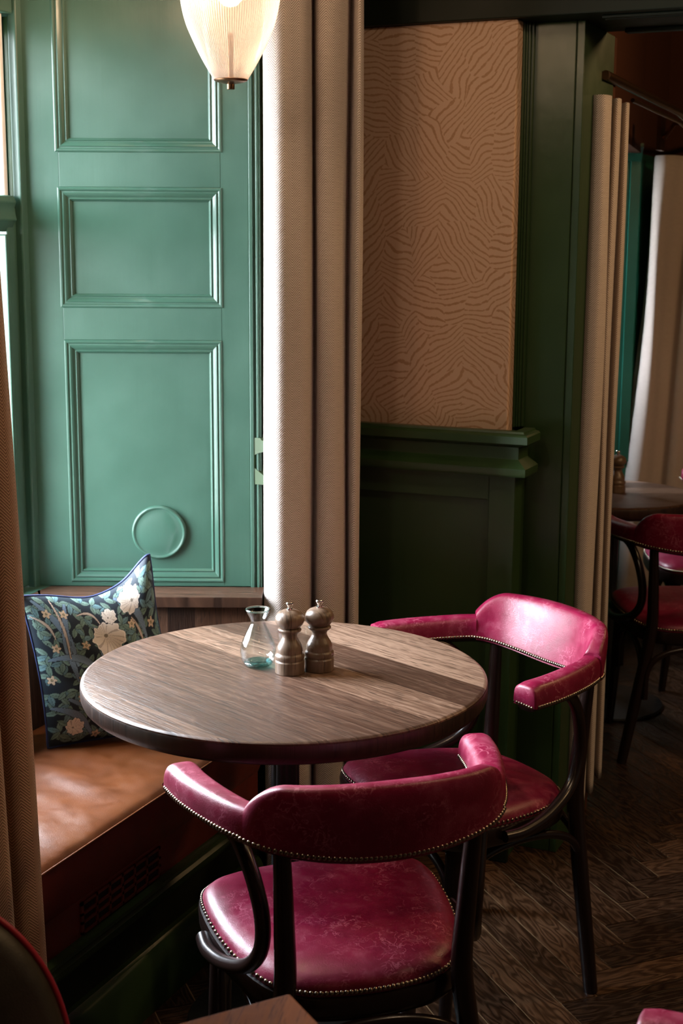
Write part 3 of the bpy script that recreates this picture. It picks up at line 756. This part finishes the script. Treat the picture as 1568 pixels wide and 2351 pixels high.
# wooden ledge above the bench back
mb = MB()
A, B_, C_, D_ = spl(-0.70, 0.105), spl(-0.185, 0.105), spl(-0.185, 0.003), spl(-0.735, 0.003)
mb.prism([A, B_, C_, D_], 0.7465, 0.7715)
mb.prism([(-1.935, 1.98), (-1.935, 2.640), spl(-0.70, 0.105), spl(-0.735, 0.003), (-1.984, 2.70), (-1.984, 1.98)], 0.7465, 0.7715)
ledge = mb.build('ledge', M['ledge'], smooth=0, bevel=0.003)
tag(ledge, 'dark oak ledge running under the green reveal above the bench', 'ledge')

# ------------------------------------------------------------------ round tables
def make_table(name, R, label, group, z=0.75, th=0.046):
    t = empty(name); tag(t, label, 'table', group)
    mb = MB(); b_ = 0.004
    prof = [(0, z-0.02), (R-0.006, z-0.02), (R-0.0012, z-0.0062), (R-0.0015, z-0.0035), (R-0.0045, z-0.001), (R-0.009, z), (0, z)]
    mb.lathe(prof, 128); mb.build('tabletop', M['tabletop'], t, smooth=35)
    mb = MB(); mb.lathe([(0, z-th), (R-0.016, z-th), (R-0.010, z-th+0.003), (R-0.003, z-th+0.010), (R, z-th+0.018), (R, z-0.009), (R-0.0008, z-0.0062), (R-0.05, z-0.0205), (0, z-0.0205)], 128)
    mb.build('shaded_edge', M['edge'], t, smooth=35)['label'] = 'rounded edge with shade in its colour'
    mb = MB(); mb.lathe([(0, z-th-0.012), (0.16, z-th-0.012), (0.16, z-th), (0, z-th)], 48); mb.build('mounting_plate', M['iron'], t, smooth=30)
    mb = MB(); mb.lathe([(0.028, 0.03), (0.0285, z-th-0.012)], 40, ripple=lambda a, zz: -0.0025*max(0, math.cos(10*a))**8); mb.build('column', M['iron'], t, smooth=50)
    mb = MB(); mb.lathe([(0, 0.002), (0.20, 0.002), (0.205, 0.006), (0.20, 0.012), (0.12, 0.020), (0.045, 0.032), (0.034, 0.05), (0.0, 0.05)], 64); mb.build('base', M['iron'], t, smooth=40)
    return t
tab = make_table('round_table', 0.40, 'large round oak table in front carrying carafe and two mills', 'round pedestal tables')
tab.location = (-1.20, 2.425, 0)
tab2 = make_table('round_table', 0.285, 'small distant round table partly hidden by curtain at right', 'round pedestal tables')
tab2.location = (-1.10, 4.74, 0); tab2.rotation_euler = (0, 0, 0.8)

# foreground rectangular table: only its corner shows
ft = empty('square_table', (-0.655, 1.334, 0), math.radians(-37.6)); tag(ft, 'corner of a plain brown wooden table in the near foreground', 'table')
MB().box(0.0, 0.42, -0.42, 0.0, 0.715, 0.75).build('tabletop', M['fg_table'], ft, smooth=0, bevel=0.003)
MB().box(0.18, 0.24, -0.24, -0.18, 0.03, 0.715).build('column', M['iron'], ft, smooth=0, bevel=0.004)
MB().box(0.06, 0.36, -0.36, -0.06, 0.001, 0.03).build('base', M['iron'], ft, smooth=0, bevel=0.008)

# ------------------------------------------------------------------ captain's chair
def seat_outline(n=96, scale=1.0):
    half = [(0, 0.203), (0.10, 0.198), (0.165, 0.183), (0.194, 0.165), (0.210, 0.138), (0.214, 0.085), (0.207, 0.0), (0.189, -0.080), (0.158, -0.152), (0.110, -0.192), (0.055, -0.206), (0, -0.210)]
    pts = half + [(-x, y) for x, y in half[-2:0:-1]]
    return [(p[0]*scale, p[1]*scale+0.0) for p in spline(pts, n, closed=True)]
def seat_z(y): return 0.436 + 0.064*y

def nail(mb, p, nrm, r=0.0042):
    nrm = Vector(nrm).normalized(); a = nrm.orthogonal().normalized(); b_ = nrm.cross(a); p = Vector(p)
    rows = [[p + (a*math.cos(2*PI*k/8)+b_*math.sin(2*PI*k/8))*r*math.cos(t) + nrm*r*0.75*math.sin(t) for k in range(8)] for t in (0, 0.5, 1.0, 1.45)]
    mb.grid(rows, closed_u=True)

BAND = [(0.262, 0.042), (0.251, -0.03), (0.227, -0.112), (0.196, -0.184), (0.154, -0.228), (0.085, -0.253), (0.0, -0.260)]
def band_path(n):
    return [Vector((p[0], p[1], 0)) for p in spline(BAND + [(-x, y) for x, y in BAND[-2::-1]], n)]
NB = 161
BP = band_path(NB)
LEN = [0.0]
for a, b in zip(BP[:-1], BP[1:]): LEN.append(LEN[-1]+(b-a).length)
TOT = LEN[-1]
SJ = 0.243                                  # arc length where arm meets back pad
SC = SJ + 0.070                             # arc length of the crest corner
ZB = 0.699
def band_sec(i, W, H, lean, ex=0.55, ez=0.62, m=22, zb=ZB, sw=1.0, off=0.0):
    p = BP[i]; t = (BP[min(i+1, NB-1)]-BP[max(i-1, 0)]).normalized(); nrm = Vector((t.y, -t.x, 0))
    if nrm.dot(Vector((p.x, p.y+0.05, 0))) < 0: nrm = -nrm
    out = []
    for k in range(m+1):
        th = PI*k/m; c, s = math.cos(th), math.sin(th)
        o = -W/2*math.copysign(abs(c)**ex, c); h = H*abs(s)**ez
        w_ = 1.0 - 0.30*(h/H)*(sw-1.0)
        out.append(p + nrm*(o*w_ + lean*h + off) + Vector((0, 0, zb+h)))
    return out

def band_dip(u):                            # the back hangs a little lower than the arms
    d = min(u, TOT-u)
    return 0.019*math.sin(PI/2*min(1.0, max(0.0, (d-SJ)/(TOT/2-SJ))))**1.2 if d > SJ else 0.0

def make_chair(label, group):
    t = empty('captains_chair'); tag(t, label, 'chair', group)
    # upholstered seat
    mb = MB(); ol = seat_outline(); rows = []
    for sc, dz in ((1.0, -0.004), (1.0, 0.004), (0.985, 0.011), (0.955, 0.018), (0.90, 0.024), (0.8, 0.029), (0.65, 0.032), (0.45, 0.034), (0.25, 0.0345), (0.001, 0.0345)):
        rows.append([(x*sc, y*sc, seat_z(y*sc)+dz) for x, y in ol])
    mb.grid(rows, closed_u=True); mb.build('seat', M['red'], t, smooth=70)
    mb = MB(); rows = []
    for sc, dz in ((0.93, -0.045), (1.01, -0.045), (1.025, -0.038), (1.03, -0.015), (1.022, -0.006), (0.99, -0.004)):
        rows.append([(x*sc, y*sc, seat_z(y)+dz) for x, y in ol])
    mb.grid(rows, closed_u=True)
    mb.add([(x*0.93, y*0.93, seat_z(y)-0.045) for x, y in ol], [tuple(range(len(ol)))])
    mb.build('seat_frame', M['bent'], t, smooth=40)
    mb = MB(); o2 = seat_outline(156)
    for i, (x, y) in enumerate(o2): nail(mb, (x*1.003, y*1.003, seat_z(y)+0.003), (x, y, 0.14), 0.0042)
    tag(mb.build('nail_trim', M['brass'], t, smooth=60), kind='stuff')
    # arms
    for s in (1, -1):
        idx = [i for i in range(NB) if LEN[i] <= SJ+0.006]
        rows = []
        for q, i in enumerate(idx):
            u = LEN[i]
            k = 1.0
            W = 0.060 - 0.012*min(1, u/SJ)**1.5; H = 0.045 + 0.003*(u/SJ)
            if q == 0: rows.append(band_sec(i, W*0.35, H*0.30, 0.0, zb=ZB+H*0.22)); rows.append(band_sec(i, W*0.88, H*0.80, 0.0)); continue
            if u < 0.02: k = 0.90+0.10*(u/0.02)
            rows.append(band_sec(i, W*(0.93+0.07*k), H*k, 0.05*u/SJ))
        if s == -1: rows = [[Vector((-p.x, p.y, p.z)) for p in r] for r in rows]
        mb = MB(); mb.grid([r for r in rows], closed_u=True)
        base = 0; n_ = len(rows[0])
        mb.f.append(tuple(range(n_))); mb.uv.append(None); mb.mi.append(0)
        mb.build('armrest', M['red'], t, smooth=55)
    # back pad
    rows = []
    for i in range(NB):
        u = LEN[i]; d = min(u, TOT-u)
        if d < SJ-0.001: continue
        k = min(1.0, max(0.0, (d-SJ)/(SC-SJ)))
        k = math.sin(PI/2*k)**0.85; H = 0.052 + 0.050*k; mid = math.sin(PI*min(1, max(0, (u-SC)/(TOT-2*SC))))
        dip = band_dip(u); H += 0.003*mid + dip
        W = 0.052 + 0.004*mid
        rows.append(band_sec(i, W, H, 0.10+0.10*k, ex=0.5, ez=0.5, zb=ZB-0.003-dip, sw=1.6))
    first, last = rows[0], rows[-1]
    def shrink(r, f):
        c = sum(r, Vector())/len(r); return [c+(p-c)*f for p in r]
    rows = [shrink(first, 0.86)] + rows + [shrink(last, 0.86)]
    mb = MB(); mb.grid(rows, closed_u=True); n_ = len(rows[0])
    mb.f.append(tuple(range(n_))); mb.f.append(tuple(range(len(rows)*n_-1, (len(rows)-1)*n_-1, -1))); mb.uv += [None]*2; mb.mi += [0]*2
    mb.build('backrest', M['red'], t, smooth=55)
    # wooden rail under the padding
    rows = []
    for i in range(2, NB-2):
        p = BP[i]; tg = (BP[i+1]-BP[i-1]).normalized(); nr = Vector((tg.y, -tg.x, 0))
        rows.append([p+nr*a+Vector((0, 0, ZB-band_dip(LEN[i])+z)) for a, z in ((-0.021, 0.002), (-0.021, -0.007), (-0.014, -0.011), (0.014, -0.011), (0.021, -0.007), (0.021, 0.002))])
    mb = MB(); mb.grid(rows, closed_u=True); mb.f += [tuple(range(6)), tuple(range(len(rows)*6-1, (len(rows)-1)*6-1, -1))]; mb.uv += [None]*2; mb.mi += [0]*2
    mb.build('arm_rail', M['bent'], t, smooth=50)
    mb = MB()
    nn = 124
    for k in range(nn):
        u = 0.012 + (TOT-0.024)*k/(nn-1)
        i = max(j for j in range(NB) if LEN[j] <= u); i0 = min(max(i, 1), NB-2); i = min(i, NB-2)
        p = BP[i].lerp(BP[i+1], (u-LEN[i])/(LEN[i+1]-LEN[i])); tg = (BP[i0+1]-BP[i0-1]).normalized(); nr = Vector((tg.y, -tg.x, 0))
        if nr.dot(Vector((p.x, p.y+0.05, 0))) < 0: nr = -nr
        d = min(u, TOT-u)
        W = 0.060 - 0.012*min(1, d/SJ)**1.5 if d < SJ else 0.054
        for s in (1, -1): nail(mb, p + nr*s*(W/2+0.0005) + Vector((0, 0, ZB+0.0035-band_dip(u))), nr*s, 0.0042)
    for s in (1, -1):
        for k in range(8): nail(mb, (s*(0.262-0.026+0.0075*k), 0.0435, ZB+0.0035), (0, 1, 0), 0.0038)
    tag(mb.build('nail_trim', M['brass'], t, smooth=60), kind='stuff')
    # legs
    for s in (1, -1):
        pth = spline([(s*0.222, -0.205, 0.0), (s*0.190, -0.204, 0.18), (s*0.158, -0.205, 0.36), (s*0.147, -0.208, 0.45), (s*0.150, -0.216, 0.56), (s*0.156, -0.226, 0.690)], 30)
        MB().tube(pth, lambda u: 0.0135+0.005*math.sin(PI*min(1, u*0.95+0.08))**0.8, 14).build('rear_leg', M['bent'], t, smooth=60)
        pth = spline([(s*0.192, 0.168, 0.0), (s*0.183, 0.150, 0.20), (s*0.175, 0.135, 0.395)], 16)
        MB().tube(pth, lambda u: 0.0125+0.008*u, 14).build('front_leg', M['bent'], t, smooth=60)
        pth = spline([(s*0.222, -0.085, 0.694), (s*0.206, -0.128, 0.676), (s*0.190, -0.165, 0.63), (s*0.178, -0.186, 0.565), (s*0.178, -0.180, 0.505), (s*0.192, -0.144, 0.460), (s*0.214, -0.072, 0.430), (s*0.227, 0.0, 0.417), (s*0.226, 0.050, 0.416)], 50)
        MB().tube(pth, 0.0128, 12).build('arm_support', M['bent'], t, smooth=60)
    # bentwood hoops under the seat
    def hoop(p, q, zl=0.21, zt=0.372):
        P, Q = Vector((*p, 0)), Vector((*q, 0)); pts = []
        for k in range(41):
            a = k/40; x = 0.5-0.5*math.cos(PI*a); hh = abs(math.sin(PI*a))**0.42
            c = P.lerp(Q, 0.03+0.94*x); pts.append((c.x, c.y, zl+(zt-zl)*hh))
        return pts
    fl_, fr_, rl, rr_ = (-0.178, 0.142), (0.178, 0.142), (-0.172, -0.216), (0.172, -0.216)
    for a, b in ((fl_, rl), (fr_, rr_), (rl, rr_), (fl_, fr_)):
        MB().tube(hoop(a, b), 0.0095, 10).build('leg_hoop', M['bent'], t, smooth=60)
    return t

CG = 'red leather captains chairs'
chair = make_chair('red leather captain chair in front, seen from behind, nearest the viewer', CG)
chair.location = (-0.927, 2.076, 0); chair.rotation_euler = (0, 0, math.radians(40.6))
copy_tree(chair, (-0.950, 2.752, 0), math.radians(146.7), label='red leather captain chair to the right of the oak table, facing it')
copy_tree(chair, (-0.79, 4.47, 0), math.radians(24), label='red captain chair at the distant table with its back turned, at right edge')
copy_tree(chair, (-0.86, 5.21, 0), math.radians(112), label='farthest red captain chair, beyond the distant chair with its back turned')
copy_tree(chair, (-0.20, 1.22, 0), math.radians(100), label='red chair back barely showing at the bottom right corner')

# dark tub chair at the lower left, back edge with red piping
tub = empty('tub_chair', (-0.91, 0.98, 0), math.radians(-130)); tag(tub, 'dark olive leather chair with red piped back at lower left corner', 'chair')
def tub_back():
    # padded slab with an arched outline, standing at the rear
    n = 64; W2, ztop, zsp = 0.235, 0.86, 0.58
    ol = [(-W2, 0.42)] + [(-W2*math.cos(PI*k/n)*1.0, zsp+(ztop-zsp)*math.sin(PI*k/n)**0.9) for k in range(n+1)] + [(W2, 0.42)]
    return ol
ol = tub_back(); mb = MB(); rows = []
cz = 0.60
for sc, y in ((0.02, -0.185), (0.6, -0.188), (0.9, -0.196), (0.97, -0.205), (1.0, -0.222), (0.985, -0.245), (0.9, -0.255), (0.02, -0.258)):
    rows.append([(x*sc, y - 0.10*((z-0.42)) + 0.0*x*x, cz+(z-cz)*sc) for x, z in ol])
mb.grid(rows, closed_u=True); mb.build('backrest', M['olive_leather'], tub, smooth=60)
mb = MB().tube([(x*1.005, -0.222-0.10*(z-0.42), cz+(z-cz)*1.005) for x, z in ol], 0.0045, 8); mb.build('piping', M['red_piping'], tub, smooth=60)
mb = MB(); so = seat_outline(64, 1.08); rows = []
for sc, z in ((0.02, 0.40), (1.0, 0.40), (1.02, 0.43), (0.98, 0.46), (0.8, 0.475), (0.02, 0.48)): rows.append([(x*sc, y*sc, z) for x, y in so])
mb.grid(rows, closed_u=True); mb.build('seat', M['olive_leather'], tub, smooth=60)
for sx_ in (1, -1):
    for sy in (1, -1):
        MB().tube([(sx_*0.19, sy*0.18, 0.0), (sx_*0.17, sy*0.16, 0.41)], 0.017, 12).build('leg', M['bent'], tub, smooth=60)

# ------------------------------------------------------------------ things on the tables
def make_mill(label, group):
    t = empty('pepper_mill'); tag(t, label, 'pepper mill', group)
    body = [(0, 0), (0.0280, 0), (0.0290, 0.001), (0.0292, 0.024), (0.0280, 0.0255), (0.0272, 0.0268), (0.0284, 0.029), (0.0293, 0.0325), (0.0293, 0.035), (0.0283, 0.0385), (0.0262, 0.0402), (0.0257, 0.042), (0.0262, 0.046), (0.0255, 0.052), (0.0225, 0.059), (0.0180, 0.066), (0.0152, 0.072), (0.0148, 0.0765), (0.0165, 0.081), (0.0215, 0.0845), (0.0232, 0.0865), (0.0232, 0.0885), (0.0215, 0.0905), (0.0195, 0.0915), (0.0, 0.0915)]
    head = [(0.0, 0.0918), (0.0190, 0.0918), (0.0205, 0.0930), (0.0225, 0.0950), (0.0262, 0.0992), (0.0284, 0.1040), (0.0289, 0.1082), (0.0281, 0.1130), (0.0252, 0.1190), (0.0200, 0.1238), (0.0130, 0.1268), (0.0062, 0.1280), (0.0, 0.1282)]
    knob = [(0.0, 0.1280), (0.0062, 0.1280), (0.0062, 0.1300), (0.0040, 0.1315), (0.0042, 0.1345), (0.0060, 0.1370), (0.0072, 0.1390), (0.0072, 0.1415), (0.0062, 0.1428), (0.0, 0.1430)]
    for nm, pr, mt in (('body', body, M['mill']), ('head', head, M['mill']), ('knob', knob, M['chrome'])):
        MB().lathe(pr, 64).build(nm, mt, t, smooth=38)
    return t
MG = 'wooden mills'
mill = make_mill('left wooden mill on the oak table, next to the carafe', MG); mill.location = (-1.193, 2.432, 0.7502)
copy_tree(mill, (-1.1478, 2.4735, 0.7502), 0.7, label='right wooden mill on the oak table, farther from the carafe')
copy_tree(mill, (-1.091, 4.765, 0.7502), 1.9, label='wooden mill standing on the small distant table')

car = empty('carafe', (-1.271, 2.447, 0.7502)); tag(car, 'small clear glass carafe with flared rim and aqua base on oak table', 'carafe')
pr = [(0, 0), (0.0235, 0), (0.0270, 0.002), (0.0318, 0.009), (0.0350, 0.019), (0.0362, 0.030), (0.0352, 0.040), (0.0320, 0.051), (0.0265, 0.063), (0.0205, 0.0755), (0.0158, 0.085), (0.0140, 0.0905), (0.0146, 0.0945), (0.0175, 0.1010), (0.0215, 0.1085), (0.0243, 0.1145), (0.0243, 0.1165), (0.0228, 0.1168), (0.0195, 0.1100), (0.0158, 0.1025), (0.0125, 0.0955), (0.0119, 0.0905), (0.0137, 0.0845), (0.0184, 0.0745), (0.0245, 0.0620), (0.0300, 0.0500), (0.0330, 0.0395), (0.0340, 0.0300), (0.0326, 0.0195), (0.0290, 0.0135), (0.0200, 0.0120), (0, 0.0118)]
MB().lathe(pr, 72).build('vessel', M['carafe'], car, smooth=60)
MB().lathe([(0.0, 0.0012), (0.0225, 0.0012), (0.0262, 0.0032), (0.0288, 0.0075), (0.0270, 0.0100), (0.019, 0.0108), (0.0, 0.0106)], 64).build('base', M['aqua'], car, smooth=60)
MB().tube([(0.0237*math.cos(2*PI*k/48), 0.0237*math.sin(2*PI*k/48), 0.1158) for k in range(48)], 0.0019, 10, closed=True).build('rim', mat_glass('rim_glass', (0.80, 0.96, 0.97)), car, smooth=60)
tum = empty('glass_tumbler', (-1.221, 2.520, 0.7502)); tag(tum, 'low clear glass tumbler half hidden behind the two mills', 'glass')
MB().lathe([(0, 0), (0.028, 0), (0.031, 0.002), (0.036, 0.030), (0.040, 0.058), (0.0405, 0.060), (0.0385, 0.060), (0.034, 0.030), (0.029, 0.006), (0, 0.005)], 64).build('bowl', M['carafe'], tum, smooth=50)

# ------------------------------------------------------------------ cushion
def make_cushion():
    P00, P10, P01, P11 = (np.array(p) for p in ((-1.818, 2.485, 0.478), (-1.585, 2.718, 0.478), (-1.838, 2.432, 0.835), (-1.700, 2.722, 0.835)))
    nrm = np.array((0.78, -0.60, 0.18)); nrm /= np.linalg.norm(nrm)
    n = 260
    g = np.linspace(0, 1, n+1); A, B = np.meshgrid(g, g)                 # A along width, B up
    # cushion edges bow inwards a little between the corners
    Aw = 0.5+(A-0.5)*(1-0.07*(1-(2*B-1)**2)); Bw = 0.5+(B-0.5)*(1-0.05*(1-(2*A-1)**2))
    pos = ((1-Aw)*(1-Bw))[..., None]*P00 + (Aw*(1-Bw))[..., None]*P10 + ((1-Aw)*Bw)[..., None]*P01 + (Aw*Bw)[..., None]*P11
    a, b = 2*A-1, 2*B-1
    th = 0.062*(np.clip(1-np.abs(a)**2.6, 0, 1)**0.55)*(np.clip(1-np.abs(b)**2.6, 0, 1)**0.55)
    wr = 0.0035*np.sin(9*a+7*b+2*np.sin(4*b))*np.clip(1-a*a, 0, 1)*np.clip(1-b*b, 0, 1) + 0.004*np.sin(26*b+3*a)*np.exp(-((b+0.85)/0.15)**2)*(1-a*a)
    # top edge sags, upper right corner stands up as an ear
    ear = np.exp(-(((1-A)/0.15)**2+((1-B)/0.22)**2))
    sag = -0.020*np.exp(-((A-0.52)/0.25)**2)*B**3
    up = np.array((0.0, 0.0, 1.0))
    pos = pos + sag[..., None]*up + ear[..., None]*(0.060*up + np.array((0.035, -0.045, 0.0)))
    front = pos + (th+wr)[..., None]*nrm; back = pos - (th*0.85)[..., None]*nrm
    # floral print, painted by shapes in cushion coordinates (metres)
    U, V = A*0.36, B*0.38
    col = np.empty((n+1, n+1, 3)); col[:] = (0.012, 0.020, 0.030)
    rs = np.random.RandomState(4)
    def put(mask, c, soft=None): col[mask] = c
    def rotc(cx, cy, ang):
        dx, dy = U-cx, V-cy; return dx*math.cos(ang)+dy*math.sin(ang), -dx*math.sin(ang)+dy*math.cos(ang)
    def leaf(cx, cy, ang, L, w, c, vein=True):
        x, y = rotc(cx, cy, ang); t_ = x/L
        ok = (t_ > 0) & (t_ < 1); wid = w*np.sin(PI*np.clip(t_, 0, 1))**0.8*(1-0.3*t_)
        put(ok & (np.abs(y) < wid+0.0010), (0.010, 0.016, 0.022)); put(ok & (np.abs(y) < wid), c)
        put(ok & (np.abs(y) < wid) & (y > 0), tuple(k*1.25 for k in c))
        if vein: put(ok & (np.abs(y) < 0.0005) & (np.abs(y) < wid), tuple(k*0.45 for k in c))
    def ribbon(p0, p1, bend, w, c):
        p0, p1 = np.array(p0), np.array(p1); d = p1-p0; L = np.hypot(*d); ang = math.atan2(d[1], d[0])
        x, y = rotc(p0[0], p0[1], ang); t_ = x/L; yc = bend*np.sin(PI*np.clip(t_, 0, 1))
        wid = w*(0.35+0.65*np.sin(PI*np.clip(t_, 0, 1))); ok = (t_ > 0) & (t_ < 1)
        q = (y-yc)
        put(ok & (np.abs(q) < wid+0.0010), (0.010, 0.016, 0.022)); put(ok & (np.abs(q) < wid), c)
        put(ok & (np.abs(q) < wid) & (np.sin(q*2600) > 0.55), tuple(k*0.72 for k in c))
    def rosette(cx, cy, r):
        x, y = U-cx, V-cy; rr = np.hypot(x, y); an = np.arctan2(y, x)
        rim = r*(0.80+0.24*np.cos(5*an))
        put(rr < rim+0.0012, (0.012, 0.016, 0.02)); put(rr < rim, (0.55, 0.42, 0.30)); put(rr < r*0.28, (0.06, 0.07, 0.05)); put(rr < r*0.16, (0.40, 0.32, 0.18))
    def bloom(cx, cy, r, ang):
        x, y = rotc(cx, cy, ang); rr = np.hypot(x, y); an = np.arctan2(y, x)
        rim = r*(0.86+0.07*np.cos(7*an+1)+0.05*np.cos(13*an))*(1.0+0.28*np.cos(an))
        put(rr < rim+0.0014, (0.03, 0.03, 0.035)); put(rr < rim, (0.66, 0.58, 0.50))
        put((rr < rim) & (np.sin(an*17+6*np.sin(an*2)+rr*60) > 0.80), (0.40, 0.34, 0.29))
        put((rr < rim) & (rr > rim*0.93), (0.78, 0.72, 0.66)); put(rr < r*0.11, (0.22, 0.19, 0.15))
    BL, TE, GR = (0.145, 0.215, 0.300), (0.100, 0.185, 0.205), (0.120, 0.190, 0.160)
    for i in range(11):                                             # background of leaves
        for j in range(12):
            cx, cy = 0.36*(i+0.5+rs.uniform(-.3, .3))/11, 0.38*(j+0.5+rs.uniform(-.3, .3))/12; a0 = rs.uniform(0, 6.28)
            for k in range(3): leaf(cx, cy, a0+k*1.15, 0.026+rs.uniform(0, 0.008), 0.0075, (GR, TE, GR)[k])
    for p in (((0.02, 0.37), (0.09, 0.20), 0.02), ((0.10, 0.36), (0.085, 0.16), -0.018), ((0.16, 0.30), (0.10, 0.10), 0.03), ((0.02, 0.22), (0.16, 0.16), 0.03), ((0.05, 0.12), (0.20, 0.10), -0.02), ((0.24, 0.36), (0.30, 0.24), 0.02), ((0.22, 0.20), (0.34, 0.14), -0.025), ((0.13, 0.07), (0.26, 0.02), 0.02), ((0.30, 0.22), (0.24, 0.06), 0.02), ((0.01, 0.10), (0.10, 0.02), 0.02)):
        ribbon(p[0], p[1], p[2], 0.0095, BL)
    for p in (((0.065, 0.37), (0.075, 0.22), 0.006), ((0.005, 0.33), (0.05, 0.27), 0.012), ((0.12, 0.33), (0.18, 0.30), 0.022), ((0.27, 0.30), (0.285, 0.23), 0.006), ((0.19, 0.12), (0.24, 0.05), 0.01)):
        ribbon(p[0], p[1], p[2], 0.0036, (0.50, 0.40, 0.33))
    for c in ((0.045, 0.335), (0.088, 0.333), (0.045, 0.248), (0.122, 0.252), (0.155, 0.205), (0.095, 0.165), (0.085, 0.118), (0.125, 0.085), (0.19, 0.045), (0.265, 0.285), (0.325, 0.27), (0.24, 0.17), (0.30, 0.11), (0.33, 0.19), (0.215, 0.095), (0.06, 0.05), (0.28, 0.05), (0.02, 0.17), (0.11, 0.02)):
        rosette(c[0], c[1], 0.0115)
    bloom(0.185, 0.272, 0.050, -0.95); bloom(0.205, 0.318, 0.022, 0.6); bloom(0.285, 0.335, 0.034, 2.7); bloom(0.055, 0.045, 0.024, 0.4); bloom(0.30, 0.065, 0.034, -2.0)
    c4 = np.concatenate([col, np.ones((n+1, n+1, 1))], axis=2)
    root = empty('cushion', tuple(P00*0.5+P10*0.5)); tag(root, 'square floral cushion with navy piping leaning in the bench corner', 'cushion')
    org = np.array(root.location)
    N_ = NT('floral_print'); at_ = N_.n('Attribute', attribute_name='print'); wv = N_.noise(N_.coord('Object'), 700.0, 2, 0.5)
    N_.bump(wv, 0.12, 0.001); mt = N_.set(at_.outputs['Color'], 0.7, 0.3)
    for nm, P, cc, flip in (('front_cover', front, c4, False), ('back_cover', back, c4[:, ::-1], True)):
        mesh = bpy.data.meshes.new(nm); vs = (P-org).reshape(-1, 3)
        idx = np.arange((n+1)*(n+1)).reshape(n+1, n+1)
        q = np.stack([idx[:-1, :-1], idx[:-1, 1:], idx[1:, 1:], idx[1:, :-1]], -1).reshape(-1, 4)
        if flip: q = q[:, ::-1]
        mesh.from_pydata(vs.tolist(), [], q.tolist())
        ca = mesh.color_attributes.new('print', 'FLOAT_COLOR', 'POINT'); ca.data.foreach_set('color', cc.reshape(-1).astype(np.float32))
        mesh.materials.append(mt); mesh.shade_smooth()
        o = bpy.data.objects.new(nm, mesh); COL.objects.link(o); o.parent = root
    ring = [pos[0, j] for j in range(0, n, 4)] + [pos[i, n] for i in range(0, n, 4)] + [pos[n, j] for j in range(n, 0, -4)] + [pos[i, 0] for i in range(n, 0, -4)]
    MB().tube([tuple(p-org) for p in ring], 0.0032, 8, closed=True).build('piping', M['piping'], root, smooth=60)
make_cushion()

# ------------------------------------------------------------------ pendant lamp over the table
LX, LY = -1.412, 2.614
lamp_light('pendant_bulb_light', (LX, LY, 2.022), 0.5, (1.0, 0.70, 0.46), 0.018)
lamp = empty('pendant_lamp', (LX, LY, 1.8855)); lamp.scale = (1.096, 1.096, 1.096); tag(lamp, 'ribbed glass pendant lamp with warm bulb hanging over the oak table', 'lamp')
zz = lambda z: z-1.86
prf = [(0.0285, 1.878), (0.0305, 1.8785), (0.0335, 1.884), (0.0425, 1.898), (0.0505, 1.9118), (0.0590, 1.928), (0.0662, 1.943), (0.0735, 1.959), (0.0797, 1.974), (0.0858, 1.996), (0.0902, 2.021), (0.0935, 2.052), (0.0948, 2.085), (0.0940, 2.125), (0.0905, 2.165), (0.0835, 2.205), (0.0730, 2.245), (0.0600, 2.275), (0.0480, 2.29)]
pp = spline(prf, 90)
MB().lathe([(p[0], zz(p[1])) for p in pp], 720, ripple=lambda a, z: 0.0007*math.cos(120*a)).build('glass_shade', M['lampglass'], lamp, smooth=80)
MB().lathe([(0, zz(1.8615)), (0.0066, zz(1.8615)), (0.0070, zz(1.8625)), (0.0070, zz(1.8705)), (0.011, zz(1.8715)), (0.022, zz(1.8735)), (0.0300, zz(1.8765)), (0.0312, zz(1.8785)), (0.0300, zz(1.8800)), (0, zz(1.8800))], 48).build('finial', M['bronze'], lamp, smooth=40)
MB().tube([(0, 0, zz(1.88)), (0, 0, zz(1.96))], 0.005, 10).build('inner_rod', M['bronze'], lamp, smooth=60)
MB().lathe([(0, zz(2.005)), (0.012, zz(2.008)), (0.024, zz(2.020)), (0.030, zz(2.040)), (0.028, zz(2.062)), (0.018, zz(2.085)), (0.013, zz(2.10)), (0, zz(2.10))], 32).build('bulb', M['bulb'], lamp, smooth=60)
MB().lathe([(0, zz(2.10)), (0.018, zz(2.10)), (0.018, zz(2.16)), (0.0, zz(2.16))], 24).build('lampholder', M['bronze'], lamp, smooth=40)
MB().lathe([(0.05, zz(2.282)), (0.052, zz(2.30)), (0.045, zz(2.32)), (0.018, zz(2.335)), (0.012, zz(2.36)), (0, zz(2.36))], 40).build('gallery', M['bronze'], lamp, smooth=40)
MB().tube([(0, 0, zz(2.15)), (0, 0, zz(2.645))], 0.004, 8).build('cord', M['bronze'], lamp, smooth=60)
MB().lathe([(0, zz(2.62)), (0.05, zz(2.625)), (0.052, zz(2.648)), (0, zz(2.648))], 32).build('ceiling_rose', M['bronze'], lamp, smooth=40)
